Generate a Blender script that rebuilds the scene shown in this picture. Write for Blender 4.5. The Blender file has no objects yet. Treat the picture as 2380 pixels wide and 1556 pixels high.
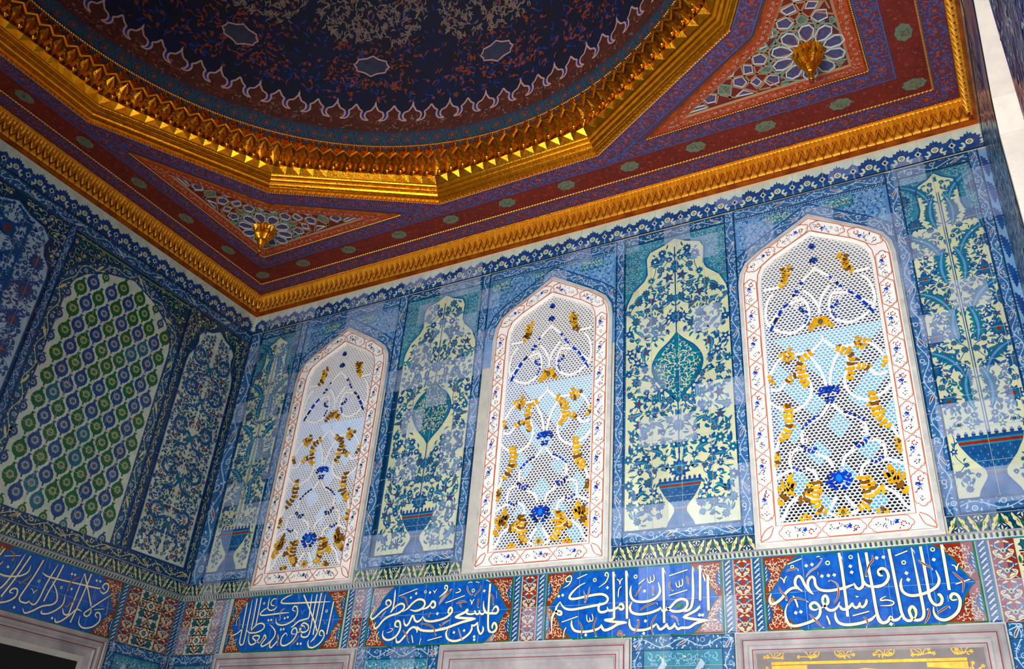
import bpy, math, random
from math import sin, cos, pi, radians, hypot, atan2, floor, sqrt
from mathutils import Matrix, Vector, Euler

S = bpy.context.scene
COL = S.collection
W = 7.7811          # the room is a square of this side; back wall y=0, left wall x=0
H = 3.5936          # ceiling height above the foot of the upper windows
ZC, ZF = 3.345, 3.10

# ------------------------------------------------------------------ camera
cam_d = bpy.data.cameras.new('camera')
cam_d.sensor_width = 36.0
cam_d.lens = 2071.029 * 36.0 / 2380.0
cam_d.clip_start = 0.05
cam = bpy.data.objects.new('camera', cam_d)
COL.objects.link(cam)
CAM = Vector((7.4188, -6.24703, -1.96106))
cam.location = CAM
cam.rotation_euler = Euler((2.1008336, -0.0730230, 0.5077487), 'XYZ')
S.camera = cam
S.view_settings.view_transform = 'Standard'
S.view_settings.look = 'None'
S.view_settings.exposure = 0.0
S.view_settings.gamma = 1.0
S.view_settings.use_curve_mapping = False
RM = cam.rotation_euler.to_matrix()

# ------------------------------------------------------------------ world and lights
wd = bpy.data.worlds.new('world')
S.world = wd
wd.use_nodes = True
wd.node_tree.nodes['Background'].inputs[0].default_value = (0.10, 0.13, 0.22, 1)
wd.node_tree.nodes['Background'].inputs[1].default_value = 0.14

def area(name, loc, rot, sx, sy, power, col, spread=180):
    l = bpy.data.lights.new(name, 'AREA')
    l.shape = 'RECTANGLE'; l.size = sx; l.size_y = sy
    l.energy = power; l.color = col; l.spread = radians(spread)
    o = bpy.data.objects.new(name, l); COL.objects.link(o)
    o.location = loc; o.rotation_euler = rot
    return o
# daylight from the windows of the wall behind the camera, low and high row, plus an added floor fill
L_NEAR = area('daylight_near_windows', (5.9, -7.7, -1.3), (radians(103), 0, 0), 2.6, 2.4, 235, (1.0, .985, .96), 98)
L_MID = area('daylight_middle_windows', (2.6, -7.7, -0.6), (radians(96), 0, 0), 2.0, 2.0, 6, (.86, .93, 1.0), 120)
L_FLOOR = area('added_floor_fill', (4.0, -7.7, -1.9), (radians(62), 0, 0), 4.5, 1.6, 80, (1.0, .95, .86), 120)  # added fill onto the floor; its bounce brightens gold and ceiling
L_HIGH = area('daylight_high_window', (2.7, -7.7, 2.2), (radians(82), 0, 0), 1.3, 2.4, 44, (.8, .9, 1.0), 130)

# ------------------------------------------------------------------ helpers
def lin(c):
    r = []
    for v in c[:3]:
        v = v / 255.0
        r.append(v / 12.92 if v <= .04045 else ((v + .055) / 1.055) ** 2.4)
    return (r[0], r[1], r[2], 1.0)

# the slight tilt of every single tile in its mortar bed
def tilt_group():
    g = bpy.data.node_groups.new('tile_tilt', 'ShaderNodeTree')
    g.interface.new_socket('Normal', in_out='OUTPUT', socket_type='NodeSocketVector')
    n = g.nodes; l = g.links
    geo = n.new('ShaderNodeNewGeometry')
    add = n.new('ShaderNodeVectorMath'); add.operation = 'ADD'; add.inputs[1].default_value = (.02, .11, .02)
    l.new(geo.outputs['Position'], add.inputs[0])
    sc = n.new('ShaderNodeVectorMath'); sc.operation = 'SCALE'; sc.inputs['Scale'].default_value = 1 / .245
    l.new(add.outputs[0], sc.inputs[0])
    fl = n.new('ShaderNodeVectorMath'); fl.operation = 'FLOOR'; l.new(sc.outputs[0], fl.inputs[0])
    wn = n.new('ShaderNodeTexWhiteNoise'); wn.noise_dimensions = '3D'; l.new(fl.outputs[0], wn.inputs['Vector'])
    sb = n.new('ShaderNodeVectorMath'); sb.operation = 'SUBTRACT'; sb.inputs[1].default_value = (.5, .5, .5)
    l.new(wn.outputs['Color'], sb.inputs[0])
    s2 = n.new('ShaderNodeVectorMath'); s2.operation = 'SCALE'; s2.inputs['Scale'].default_value = .10
    l.new(sb.outputs[0], s2.inputs[0])
    nz = n.new('ShaderNodeTexNoise'); nz.inputs['Scale'].default_value = 14; nz.inputs['Detail'].default_value = 2
    l.new(geo.outputs['Position'], nz.inputs['Vector'])
    sb2 = n.new('ShaderNodeVectorMath'); sb2.operation = 'SUBTRACT'; sb2.inputs[1].default_value = (.5, .5, .5)
    l.new(nz.outputs['Color'], sb2.inputs[0])
    s3 = n.new('ShaderNodeVectorMath'); s3.operation = 'SCALE'; s3.inputs['Scale'].default_value = .10
    l.new(sb2.outputs[0], s3.inputs[0])
    a1 = n.new('ShaderNodeVectorMath'); l.new(geo.outputs['Normal'], a1.inputs[0]); l.new(s2.outputs[0], a1.inputs[1])
    a2 = n.new('ShaderNodeVectorMath'); l.new(a1.outputs[0], a2.inputs[0]); l.new(s3.outputs[0], a2.inputs[1])
    nm = n.new('ShaderNodeVectorMath'); nm.operation = 'NORMALIZE'; l.new(a2.outputs[0], nm.inputs[0])
    out = n.new('NodeGroupOutput'); l.new(nm.outputs[0], out.inputs[0])
    return g
TILT = tilt_group()

M = {}
def mat(name, rgb, rough=.5, metal=0., var=.18, vs=9., fine=60., bump=0., bs=40., glaze=False, spec=.5, rgb2=None, cells=0.):
    m = bpy.data.materials.new(name); m.use_nodes = True
    nt = m.node_tree; n = nt.nodes; l = nt.links
    b = n['Principled BSDF']
    b.inputs['Roughness'].default_value = rough
    b.inputs['Metallic'].default_value = metal
    b.inputs['Specular IOR Level'].default_value = spec
    geo = n.new('ShaderNodeNewGeometry')
    c = lin(rgb); c2 = lin(rgb2) if rgb2 else tuple([v * (1 - var) for v in c[:3]]) + (1,)
    nz = n.new('ShaderNodeTexNoise'); nz.inputs['Scale'].default_value = vs; nz.inputs['Detail'].default_value = 6
    nz.inputs['Roughness'].default_value = .65
    l.new(geo.outputs['Position'], nz.inputs['Vector'])
    rp = n.new('ShaderNodeMapRange'); rp.inputs['From Min'].default_value = .35; rp.inputs['From Max'].default_value = .65
    l.new(nz.outputs['Fac'], rp.inputs['Value'])
    mx = n.new('ShaderNodeMix'); mx.data_type = 'RGBA'
    mx.inputs[6].default_value = c; mx.inputs[7].default_value = c2
    l.new(rp.outputs[0], mx.inputs[0])
    last = mx.outputs[2]
    if cells:
        # every tile of the batch came out of the kiln a little differently
        add = n.new('ShaderNodeVectorMath'); add.operation = 'ADD'; add.inputs[1].default_value = (.02, .11, .02)
        l.new(geo.outputs['Position'], add.inputs[0])
        sc = n.new('ShaderNodeVectorMath'); sc.operation = 'SCALE'; sc.inputs['Scale'].default_value = 1 / .245
        l.new(add.outputs[0], sc.inputs[0])
        fl = n.new('ShaderNodeVectorMath'); fl.operation = 'FLOOR'; l.new(sc.outputs[0], fl.inputs[0])
        wn = n.new('ShaderNodeTexWhiteNoise'); l.new(fl.outputs[0], wn.inputs['Vector'])
        hs = n.new('ShaderNodeHueSaturation')
        r1 = n.new('ShaderNodeMapRange'); r1.inputs['To Min'].default_value = 1 - cells; r1.inputs['To Max'].default_value = 1 + cells * .6
        l.new(wn.outputs['Value'], r1.inputs['Value']); l.new(r1.outputs[0], hs.inputs['Value'])
        l.new(last, hs.inputs['Color']); last = hs.outputs[0]
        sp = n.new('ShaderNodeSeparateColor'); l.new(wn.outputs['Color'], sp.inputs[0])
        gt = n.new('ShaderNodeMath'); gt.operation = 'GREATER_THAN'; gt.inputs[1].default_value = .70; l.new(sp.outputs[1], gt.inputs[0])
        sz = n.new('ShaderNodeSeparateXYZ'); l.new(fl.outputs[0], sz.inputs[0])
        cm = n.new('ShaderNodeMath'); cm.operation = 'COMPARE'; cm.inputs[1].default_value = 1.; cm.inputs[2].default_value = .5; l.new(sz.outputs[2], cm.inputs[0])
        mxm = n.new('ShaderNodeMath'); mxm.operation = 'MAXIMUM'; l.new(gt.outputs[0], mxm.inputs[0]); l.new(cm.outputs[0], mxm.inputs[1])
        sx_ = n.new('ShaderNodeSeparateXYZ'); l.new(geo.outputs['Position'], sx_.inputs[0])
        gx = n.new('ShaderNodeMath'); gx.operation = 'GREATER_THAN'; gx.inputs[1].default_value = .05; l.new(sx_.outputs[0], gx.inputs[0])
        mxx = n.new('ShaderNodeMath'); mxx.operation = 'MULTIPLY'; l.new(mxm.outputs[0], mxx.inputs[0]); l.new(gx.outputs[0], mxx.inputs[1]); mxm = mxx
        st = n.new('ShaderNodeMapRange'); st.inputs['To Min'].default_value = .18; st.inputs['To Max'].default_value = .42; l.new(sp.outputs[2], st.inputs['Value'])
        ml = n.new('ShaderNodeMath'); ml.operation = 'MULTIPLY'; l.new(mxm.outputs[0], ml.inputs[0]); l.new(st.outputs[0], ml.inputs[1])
        # the pale blue mix on some tiles and one row is cloudy, not even
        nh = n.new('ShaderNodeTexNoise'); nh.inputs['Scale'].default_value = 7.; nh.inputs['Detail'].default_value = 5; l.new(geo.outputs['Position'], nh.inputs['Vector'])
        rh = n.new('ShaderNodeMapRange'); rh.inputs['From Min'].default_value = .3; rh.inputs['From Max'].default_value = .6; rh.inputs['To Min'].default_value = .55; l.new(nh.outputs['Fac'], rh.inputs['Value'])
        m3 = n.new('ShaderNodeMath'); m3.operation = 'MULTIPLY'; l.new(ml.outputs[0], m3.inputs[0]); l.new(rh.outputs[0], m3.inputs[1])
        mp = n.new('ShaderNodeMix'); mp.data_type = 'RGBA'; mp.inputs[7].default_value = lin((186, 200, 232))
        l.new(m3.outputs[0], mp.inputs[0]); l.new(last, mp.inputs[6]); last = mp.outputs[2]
    l.new(last, b.inputs['Base Color'])
    if glaze:
        g = n.new('ShaderNodeGroup'); g.node_tree = TILT
        l.new(g.outputs[0], b.inputs['Normal'])
    elif bump:
        nb = n.new('ShaderNodeTexNoise'); nb.inputs['Scale'].default_value = bs; nb.inputs['Detail'].default_value = 4
        l.new(geo.outputs['Position'], nb.inputs['Vector'])
        bp = n.new('ShaderNodeBump'); bp.inputs['Strength'].default_value = bump; bp.inputs['Distance'].default_value = .01
        l.new(nb.outputs['Fac'], bp.inputs['Height']); l.new(bp.outputs[0], b.inputs['Normal'])
    M[name] = m
    return m
def glz(name, rgb, var=.2, rough=.2, cells=.0, rgb2=None, vs=11.):
    return mat(name, rgb, rough=rough, var=var, glaze=True, cells=cells, rgb2=rgb2, vs=vs, spec=.5)

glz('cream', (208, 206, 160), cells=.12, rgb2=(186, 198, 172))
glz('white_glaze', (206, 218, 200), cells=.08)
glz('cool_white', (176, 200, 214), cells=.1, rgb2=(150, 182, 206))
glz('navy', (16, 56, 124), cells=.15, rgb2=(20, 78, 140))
glz('cobalt', (2, 96, 194), rgb2=(0, 66, 160), vs=26.)
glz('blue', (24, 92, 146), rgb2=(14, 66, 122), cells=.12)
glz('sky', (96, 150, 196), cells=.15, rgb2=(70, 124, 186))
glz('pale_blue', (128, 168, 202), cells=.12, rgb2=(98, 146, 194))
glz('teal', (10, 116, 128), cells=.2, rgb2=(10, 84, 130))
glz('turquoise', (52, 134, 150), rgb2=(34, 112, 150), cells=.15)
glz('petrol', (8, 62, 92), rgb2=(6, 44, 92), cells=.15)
glz('green', (20, 104, 50), rgb2=(16, 84, 60))
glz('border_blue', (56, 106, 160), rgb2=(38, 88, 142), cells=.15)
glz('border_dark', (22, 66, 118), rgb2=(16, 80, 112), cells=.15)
glz('emerald', (12, 120, 66), rgb2=(10, 90, 60))
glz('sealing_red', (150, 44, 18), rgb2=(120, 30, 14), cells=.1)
glz('lemon', (208, 200, 128), rgb2=(190, 196, 150))
glz('black_blue', (8, 18, 46))
glz('lettering', (246, 240, 214), rgb2=(236, 226, 184), vs=4)
mat('mortar', (196, 194, 186), rough=.9, bump=.3)
mat('plaster', (232, 226, 218), rough=.75, var=.12, bump=.35, bs=30)
mat('plaster_white', (246, 243, 240), rough=.6, var=.06, bump=.25, bs=50)
mat('stone_rim', (176, 178, 176), rough=.7, rgb2=(206, 204, 198), bump=.3, bs=25)
mat('marble', (176, 172, 174), rough=.35, rgb2=(136, 132, 140), vs=3.2, bump=.08, bs=6)
mat('marble_dark', (112, 102, 98), rough=.4, rgb2=(84, 76, 80), vs=4.)
mat('red_line', (206, 104, 58), rough=.6)
mat('wine_line', (128, 26, 28), rough=.6)
mat('peach_plaster', (224, 184, 140), rough=.8, rgb2=(214, 196, 170))
mat('gold', (248, 172, 32), rough=.27, metal=.97, rgb2=(222, 138, 20), vs=18., bump=.25, bs=70)
mat('gold_soft', (252, 184, 46), rough=.38, metal=.55, rgb2=(226, 150, 30), vs=14., bump=.3, bs=120)
mat('gold_brown', (196, 106, 18), rough=.42, metal=.6, rgb2=(140, 64, 12), vs=10., bump=.3, bs=40)  # darker, browner gold for backings and edge mouldings
mat('gold_bead', (250, 184, 90), rough=.3, metal=.85, var=.1)
mat('gold_pink', (240, 170, 120), rough=.35, metal=.6, var=.1)
mat('gilt_paint', (226, 160, 24), rough=.4, metal=.35, rgb2=(200, 128, 14), vs=30.)
mat('paint_red', (128, 30, 16), rough=.55, rgb2=(104, 22, 14), vs=6.)
mat('paint_red2', (150, 64, 26), rough=.55, var=.2)
mat('paint_blue', (82, 100, 172), rough=.55, rgb2=(70, 88, 160), vs=20.)
mat('paint_wine', (104, 44, 56), rough=.55, rgb2=(84, 52, 86), vs=20.)
mat('paint_orange', (196, 74, 22), rough=.55, rgb2=(160, 54, 20), vs=20.)
mat('paint_edge', (70, 110, 190), rough=.55)
mat('paint_sage', (112, 134, 104), rough=.6, rgb2=(96, 122, 100), vs=20.)
mat('paint_cream', (214, 186, 150), rough=.6)
mat('paint_dark', (26, 14, 16), rough=.6)
mat('paint_violet', (84, 76, 118), rough=.55, rgb2=(70, 62, 104), vs=25.)
mat('rib_white', (214, 216, 214), rough=.5, var=.1)
mat('rib_tan', (178, 134, 96), rough=.5, var=.1)
mat('rib_mint', (120, 168, 160), rough=.5, var=.1)
mat('dome_blue', (12, 20, 62), rough=.75, rgb2=(22, 16, 30), vs=7.)
mat('dome_brown', (92, 40, 26), rough=.75, rgb2=(70, 26, 20), vs=8.)
mat('dome_grey', (58, 62, 86), rough=.75, rgb2=(48, 44, 66), vs=12.)
mat('dome_pink', (206, 160, 158), rough=.7)
mat('dome_teal', (40, 92, 104), rough=.7)
mat('dome_rust', (150, 62, 34), rough=.7)
mat('dome_tan', (150, 128, 110), rough=.7, rgb2=(110, 96, 96), vs=16.)
mat('dome_bright', (30, 60, 150), rough=.7)
mat('glass_amber', (236, 186, 26), rough=.15, rgb2=(206, 140, 8), vs=14)
mat('glass_brown', (140, 92, 14), rough=.15, rgb2=(110, 66, 8), vs=14)
mat('glass_blue', (16, 60, 196), rough=.15, var=.3)
mat('glass_cyan', (20, 130, 220), rough=.15, var=.2)
mat('glass_red', (170, 22, 16), rough=.15)
mat('glass_green', (20, 120, 74), rough=.15)
mat('glass_navy', (14, 26, 74), rough=.12, rgb2=(22, 52, 110), vs=20)
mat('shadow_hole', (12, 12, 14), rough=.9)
mat('floor_boards', (190, 150, 100), rough=.5, vs=3)

def emis(name, rgb, st):
    m = bpy.data.materials.new(name); m.use_nodes = True
    n = m.node_tree.nodes; n.remove(n['Principled BSDF'])
    e = n.new('ShaderNodeEmission'); e.inputs[0].default_value = lin(rgb); e.inputs[1].default_value = st
    m.node_tree.links.new(e.outputs[0], n['Material Output'].inputs[0]); M[name] = m
emis('sky_behind', (90, 185, 255), 2.2)

def setp(o, label=None, cat=None, group=None, kind=None):
    if label: o['label'] = label
    if cat: o['category'] = cat
    if group: o['group'] = group
    if kind: o['kind'] = kind
    return o
def empty(name, loc=(0, 0, 0), **k):
    o = bpy.data.objects.new(name, None); COL.objects.link(o); o.location = loc
    o.empty_display_size = .1
    return setp(o, **k)

# unprojection of a measured image point onto a room plane (axis, value): used to take measures off the photograph
F_PX = 2071.029
def at(px, py, ax, v):
    d = RM @ Vector(((px - 1190) / F_PX, -(py - 778) / F_PX, -1.0))
    t = (v - CAM[ax]) / d[ax]
    return CAM + d * t

# plane maps (u, v, depth toward the room) -> world
def back(u, v, d=0.): return (u, -d, v)
def left(u, v, d=0.): return (d, u, v)
def right(u, v, d=0.): return (W - d, -u, v)
def ceil_(u, v, d=0.): return (u, v, H - d)

def smooth(pts, k=5):
    if len(pts) < 3 or k < 2: return list(pts)
    out = []
    n = len(pts)
    for i in range(n - 1):
        p0 = pts[max(i - 1, 0)]; p1 = pts[i]; p2 = pts[i + 1]; p3 = pts[min(i + 2, n - 1)]
        for j in range(k):
            t = j / k; t2 = t * t; t3 = t2 * t
            out.append(tuple(.5 * (2 * b + (c - a) * t + (2 * a - 5 * b + 4 * c - d) * t2 + (3 * b - a - 3 * c + d) * t3)
                             for a, b, c, d in zip(p0, p1, p2, p3)))
    out.append(tuple(pts[-1]))
    return out

def resample(pts, n):
    L = [0.]
    for a, b in zip(pts, pts[1:]): L.append(L[-1] + hypot(b[0] - a[0], b[1] - a[1]))
    out = []; i = 0
    for k in range(n + 1):
        s = L[-1] * k / n
        while i < len(L) - 2 and L[i + 1] < s: i += 1
        t = (s - L[i]) / max(1e-9, L[i + 1] - L[i])
        out.append(tuple(a + (b - a) * t for a, b in zip(pts[i], pts[i + 1])))
    return out
def plen(pts): return sum(hypot(b[0] - a[0], b[1] - a[1]) for a, b in zip(pts, pts[1:]))

LAY = .0006
class MB:
    """collects shapes, builds one mesh object"""
    def __init__(s, f=back, mirror=None):
        s.f = f; s.v = []; s.fc = []; s.mi = []; s.ml = []; s.base = 0.; s.mir = mirror; s.sm = set(); s.k = 0
    def mx(s, m):
        if m not in s.ml: s.ml.append(m)
        return s.ml.index(m)
    def raw(s, vs, fs, m, sm=False):
        o = len(s.v); s.v.extend(vs); k = s.mx(m)
        for f in fs:
            if sm: s.sm.add(len(s.fc))
            s.fc.append([o + i for i in f]); s.mi.append(k)
    def _p(s, pts, m, l):
        s.k = (s.k + 1) % 23; d = s.base + l * LAY + s.k * 2.4e-5
        a = 0.
        for (x0, y0), (x1, y1) in zip(pts, pts[1:] + pts[:1]): a += x0 * y1 - x1 * y0
        if a < 0: pts = pts[::-1]
        s.raw([s.f(p[0], p[1], d) for p in pts], [range(len(pts))], m)
    def poly(s, pts, m, l=1):
        pts = [tuple(p) for p in pts]
        s._p(pts, m, l)
        if s.mir is not None: s._p([(2 * s.mir - p[0], p[1]) for p in pts], m, l)
    def rect(s, x0, y0, x1, y1, m, l=0):
        k = s.mir; s.mir = None
        s.poly([(x0, y0), (x1, y0), (x1, y1), (x0, y1)], m, l); s.mir = k
    def _s(s, pts, w, m, l, taper):
        s.k = (s.k + 1) % 23; n = len(pts); d = s.base + l * LAY + s.k * 2.4e-5; vs = []
        for i, p in enumerate(pts):
            a = pts[max(i - 1, 0)]; b = pts[min(i + 1, n - 1)]
            dx, dy = b[0] - a[0], b[1] - a[1]; L = hypot(dx, dy) or 1e-9
            t = i / (n - 1)
            ww = w[i] if isinstance(w, (list, tuple)) else w
            if taper == 1: ww *= .15 + .85 * sin(pi * min(1, max(0, t))) ** .5
            elif taper == 2: ww *= 1 - .9 * t
            elif taper == 3: ww *= min(1, .25 + 5 * min(t, 1 - t))
            nx, ny = -dy / L * ww / 2, dx / L * ww / 2
            vs.append(s.f(p[0] + nx, p[1] + ny, d)); vs.append(s.f(p[0] - nx, p[1] - ny, d))
        s.raw(vs, [(2 * i, 2 * i + 1, 2 * i + 3, 2 * i + 2) for i in range(n - 1)], m)
    def stroke(s, pts, w, m, l=1, taper=0, k=5):
        pts = smooth(pts, k)
        s._s(pts, w, m, l, taper)
        if s.mir is not None: s._s([(2 * s.mir - p[0], p[1]) for p in pts], w, m, l, taper)
    def disc(s, x, y, r, m, l=1, n=9, ry=None, rot=0.):
        ry = ry or r
        c, q = cos(rot), sin(rot)
        s.poly([(x + r * cos(2 * pi * i / n) * c - ry * sin(2 * pi * i / n) * q, y + r * cos(2 * pi * i / n) * q + ry * sin(2 * pi * i / n) * c) for i in range(n)], m, l)
    def star(s, x, y, r1, r2, n, m, l=1, rot=0., sx=1., sy=1.):
        s.poly([(x + sx * (r1 if i % 2 == 0 else r2) * cos(rot + pi * i / n), y + sy * (r1 if i % 2 == 0 else r2) * sin(rot + pi * i / n)) for i in range(2 * n)], m, l)
    def ring(s, x, y, r, w, m, l=1, n=12):
        p = [(x + r * cos(2 * pi * i / n), y + r * sin(2 * pi * i / n)) for i in range(n + 1)]
        s.stroke(p, w, m, l, k=1)
    def leaf(s, x, y, a, L, w, m, l=1, bend=0., n=5, m2=None):
        """curved pointed leaf from (x, y) in direction a"""
        up = []; dn = []; mid = []
        for i in range(n + 1):
            t = i / n; an = a + bend * t
            if i == 0: px, py = x, y
            else: px += L / n * cos(an); py += L / n * sin(an)
            h = w / 2 * sin(pi * t) ** .8 * (1 - .25 * t)
            up.append((px - h * sin(an), py + h * cos(an))); dn.append((px + h * sin(an), py - h * cos(an)))
            mid.append((px, py))
        s.poly(up + dn[1:-1][::-1], m, l)
        if m2: s.stroke(mid, w * .18, m2, l + 1, taper=1, k=1)
        return mid[-1]
    def saz(s, x, y, a, L, w, m, l=1, bend=0., n=8, m2=None):
        """long serrated leaf"""
        up = []; dn = []; mid = []
        px, py = x, y
        for i in range(2 * n + 1):
            t = i / (2 * n); an = a + bend * t
            if i: px += L / (2 * n) * cos(an); py += L / (2 * n) * sin(an)
            h = w / 2 * sin(pi * t) ** .7
            k = h * (1.25 if i % 2 else .62)
            b = .5 * L / (2 * n) if i % 2 else 0
            up.append((px - k * sin(an) + b * cos(an), py + k * cos(an) + b * sin(an)))
            dn.append((px + k * sin(an) + b * cos(an), py - k * cos(an) + b * sin(an)))
            mid.append((px, py))
        s.poly(up + dn[1:-1][::-1], m, l)
        if m2: s.stroke(mid, w * .22, m2, l + 1, taper=1, k=1)
    def blossom(s, x, y, r, m1, m2, m3, l=1, n=8, rot=0.):
        s.star(x, y, r, r * .68, n, m1, l, rot)
        s.star(x, y, r * .62, r * .45, n, m2, l + 1, rot)
        s.disc(x, y, r * .25, m3, l + 2, n=6)
    def palm(s, x, y, a, r, m1, m2, m3, l=1):
        """palmette opening in direction a"""
        pr = [(0, 0), (.45, .25), (.30, .50), (.78, .55), (.55, .85), (.95, 1.0), (.52, 1.12), (.62, 1.45), (.24, 1.32), (0, 1.75)]
        q = [(-p[0], p[1]) for p in pr[::-1]][1:]
        c, sn = cos(a - pi / 2), sin(a - pi / 2)
        def T(P, k, o=0.): return [(x + r * (k * p[0] * c - (k * p[1] + o) * sn), y + r * (k * p[0] * sn + (k * p[1] + o) * c)) for p in P]
        s.poly(T(pr + q[:-1], 1), m1, l)
        s.poly(T([(0, .1), (.4, .5), (.3, .95), (0, 1.2), (-.3, .95), (-.4, .5)], .9, .15), m2, l + 1)
        s.poly(T([(0, .3), (.2, .55), (0, .85), (-.2, .55)], .9, .15), m3, l + 2)
    def build(s, name, parent=None, **k):
        me = bpy.data.meshes.new(name)
        me.from_pydata(s.v, [], s.fc)
        for m in s.ml: me.materials.append(M[m])
        me.polygons.foreach_set('material_index', s.mi)
        if s.sm: me.polygons.foreach_set('use_smooth', [i in s.sm for i in range(len(s.fc))])
        me.update()
        o = bpy.data.objects.new(name, me); COL.objects.link(o)
        if parent is not None:
            o.parent = parent
            o.matrix_parent_inverse = parent.matrix_world.inverted() if parent.type != 'EMPTY' else Matrix.Translation(parent.location).inverted()
        return setp(o, **k)
    # 3-D shapes in the plane's own frame
    def box(s, x0, y0, x1, y1, d0, d1, m):
        P = [(x0, y0), (x1, y0), (x1, y1), (x0, y1)]
        vs = [s.f(a, b, d0) for a, b in P] + [s.f(a, b, d1) for a, b in P]
        s.raw(vs, [(3, 2, 1, 0), (4, 5, 6, 7), (0, 1, 5, 4), (1, 2, 6, 5), (2, 3, 7, 6), (3, 0, 4, 7)], m)
    def prism(s, pts, d0, d1, m, side=None):
        n = len(pts)
        vs = [s.f(a, b, d0) for a, b in pts] + [s.f(a, b, d1) for a, b in pts]
        s.raw(vs, [[n + i for i in range(n)]], m)
        s.raw(vs, [(i, (i + 1) % n, n + (i + 1) % n, n + i) for i in range(n)], side or m)
    def band3(s, pts, w, d0, d1, m, k=5, round_=False, closed=False):
        """raised moulding along a path, rounded or square section"""
        pts = smooth(pts, k); n = len(pts); vs = []
        sec = [(-.5, 0), (-.38, .8), (0, 1), (.38, .8), (.5, 0)] if round_ else [(-.5, 0), (-.5, 1), (.5, 1), (.5, 0)]
        q = len(sec)
        for i, p in enumerate(pts):
            a = pts[max(i - 1, 0)]; b = pts[min(i + 1, n - 1)]
            dx, dy = b[0] - a[0], b[1] - a[1]; L = hypot(dx, dy) or 1e-9
            ww = w[i] if isinstance(w, list) else w
            for sx, sd in sec:
                vs.append(s.f(p[0] - dy / L * ww * sx, p[1] + dx / L * ww * sx, d0 + (d1 - d0) * sd))
        fs = []
        for i in range(n - 1):
            for j in range(q - 1):
                fs.append((i * q + j, i * q + j + 1, (i + 1) * q + j + 1, (i + 1) * q + j))
        s.raw(vs, fs, m, round_)

def copy_tree(o, parent=None):
    c = o.copy(); COL.objects.link(c)
    if parent is not None: c.parent = parent
    for ch in o.children: copy_tree(ch, c)
    return c

# beads along a 3-D path: a row of small twisted lozenges
def beads(mb, pts, pitch, r, m, up=(0, 0, 1), elong=1.3, twist=.6):
    P = [Vector(p) for p in pts]
    for a, b in zip(P, P[1:]):
        d = b - a; L = d.length
        if L < 1e-6: continue
        d.normalize(); n = max(1, int(L / pitch)); u = Vector(up); s_ = d.cross(u).normalized(); u = s_.cross(d)
        for i in range(n):
            c = a + d * (L * (i + .5) / n)
            h = L / n * .5
            vs = []
            for k, (t, rr) in enumerate(((-1, .25), (-.35, 1), (.35, 1), (1, .25))):
                for j in range(6):
                    an = j * pi / 3
                    q = c + d * (t * h * .98) + (s_ * cos(an) + u * sin(an)) * r * rr + d * (sin(an) * r * twist)
                    vs.append(tuple(q))
            fs = [[5, 4, 3, 2, 1, 0], [18, 19, 20, 21, 22, 23]]
            for k in range(3):
                for j in range(6):
                    fs.append([k * 6 + j, k * 6 + (j + 1) % 6, (k + 1) * 6 + (j + 1) % 6, (k + 1) * 6 + j])
            mb.raw(vs, fs, m, True)
# ------------------------------------------------------------------ ornament
def off_path(path, o):
    """offset an open polyline sideways by o (left positive), mitred"""
    out = []
    n = len(path)
    for i, p in enumerate(path):
        a = path[max(i - 1, 0)]; b = path[min(i + 1, n - 1)]
        def nrm(u, v):
            L = hypot(v[0] - u[0], v[1] - u[1]) or 1e-9
            return (-(v[1] - u[1]) / L, (v[0] - u[0]) / L)
        if i == 0: nx, ny = nrm(p, b); k = 1
        elif i == n - 1: nx, ny = nrm(a, p); k = 1
        else:
            n1 = nrm(a, p); n2 = nrm(p, b); nx, ny = n1[0] + n2[0], n1[1] + n2[1]; L = hypot(nx, ny) or 1e-9
            nx /= L; ny /= L; k = 1 / max(.35, nx * n1[0] + ny * n1[1])
        out.append((p[0] + nx * o * k, p[1] + ny * o * k))
    return out

def strip_map(path):
    """s (length), t (sideways) -> plane point, along a polyline"""
    L = [0.]
    for a, b in zip(path, path[1:]): L.append(L[-1] + hypot(b[0] - a[0], b[1] - a[1]))
    def T(s, t):
        i = 0
        while i < len(L) - 2 and L[i + 1] < s: i += 1
        a, b = path[i], path[i + 1]; q = (L[i + 1] - L[i]) or 1e-9
        ux, uy = (b[0] - a[0]) / q, (b[1] - a[1]) / q; r = s - L[i]
        return (a[0] + ux * r - uy * t, a[1] + uy * r + ux * t)
    return T, L[-1]

def ground_strip(mb, path, w, m, l=0):
    a = off_path(path, w / 2); b = off_path(path, -w / 2)
    for i in range(len(path) - 1): mb.poly([a[i], a[i + 1], b[i + 1], b[i]], m, l)

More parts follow.
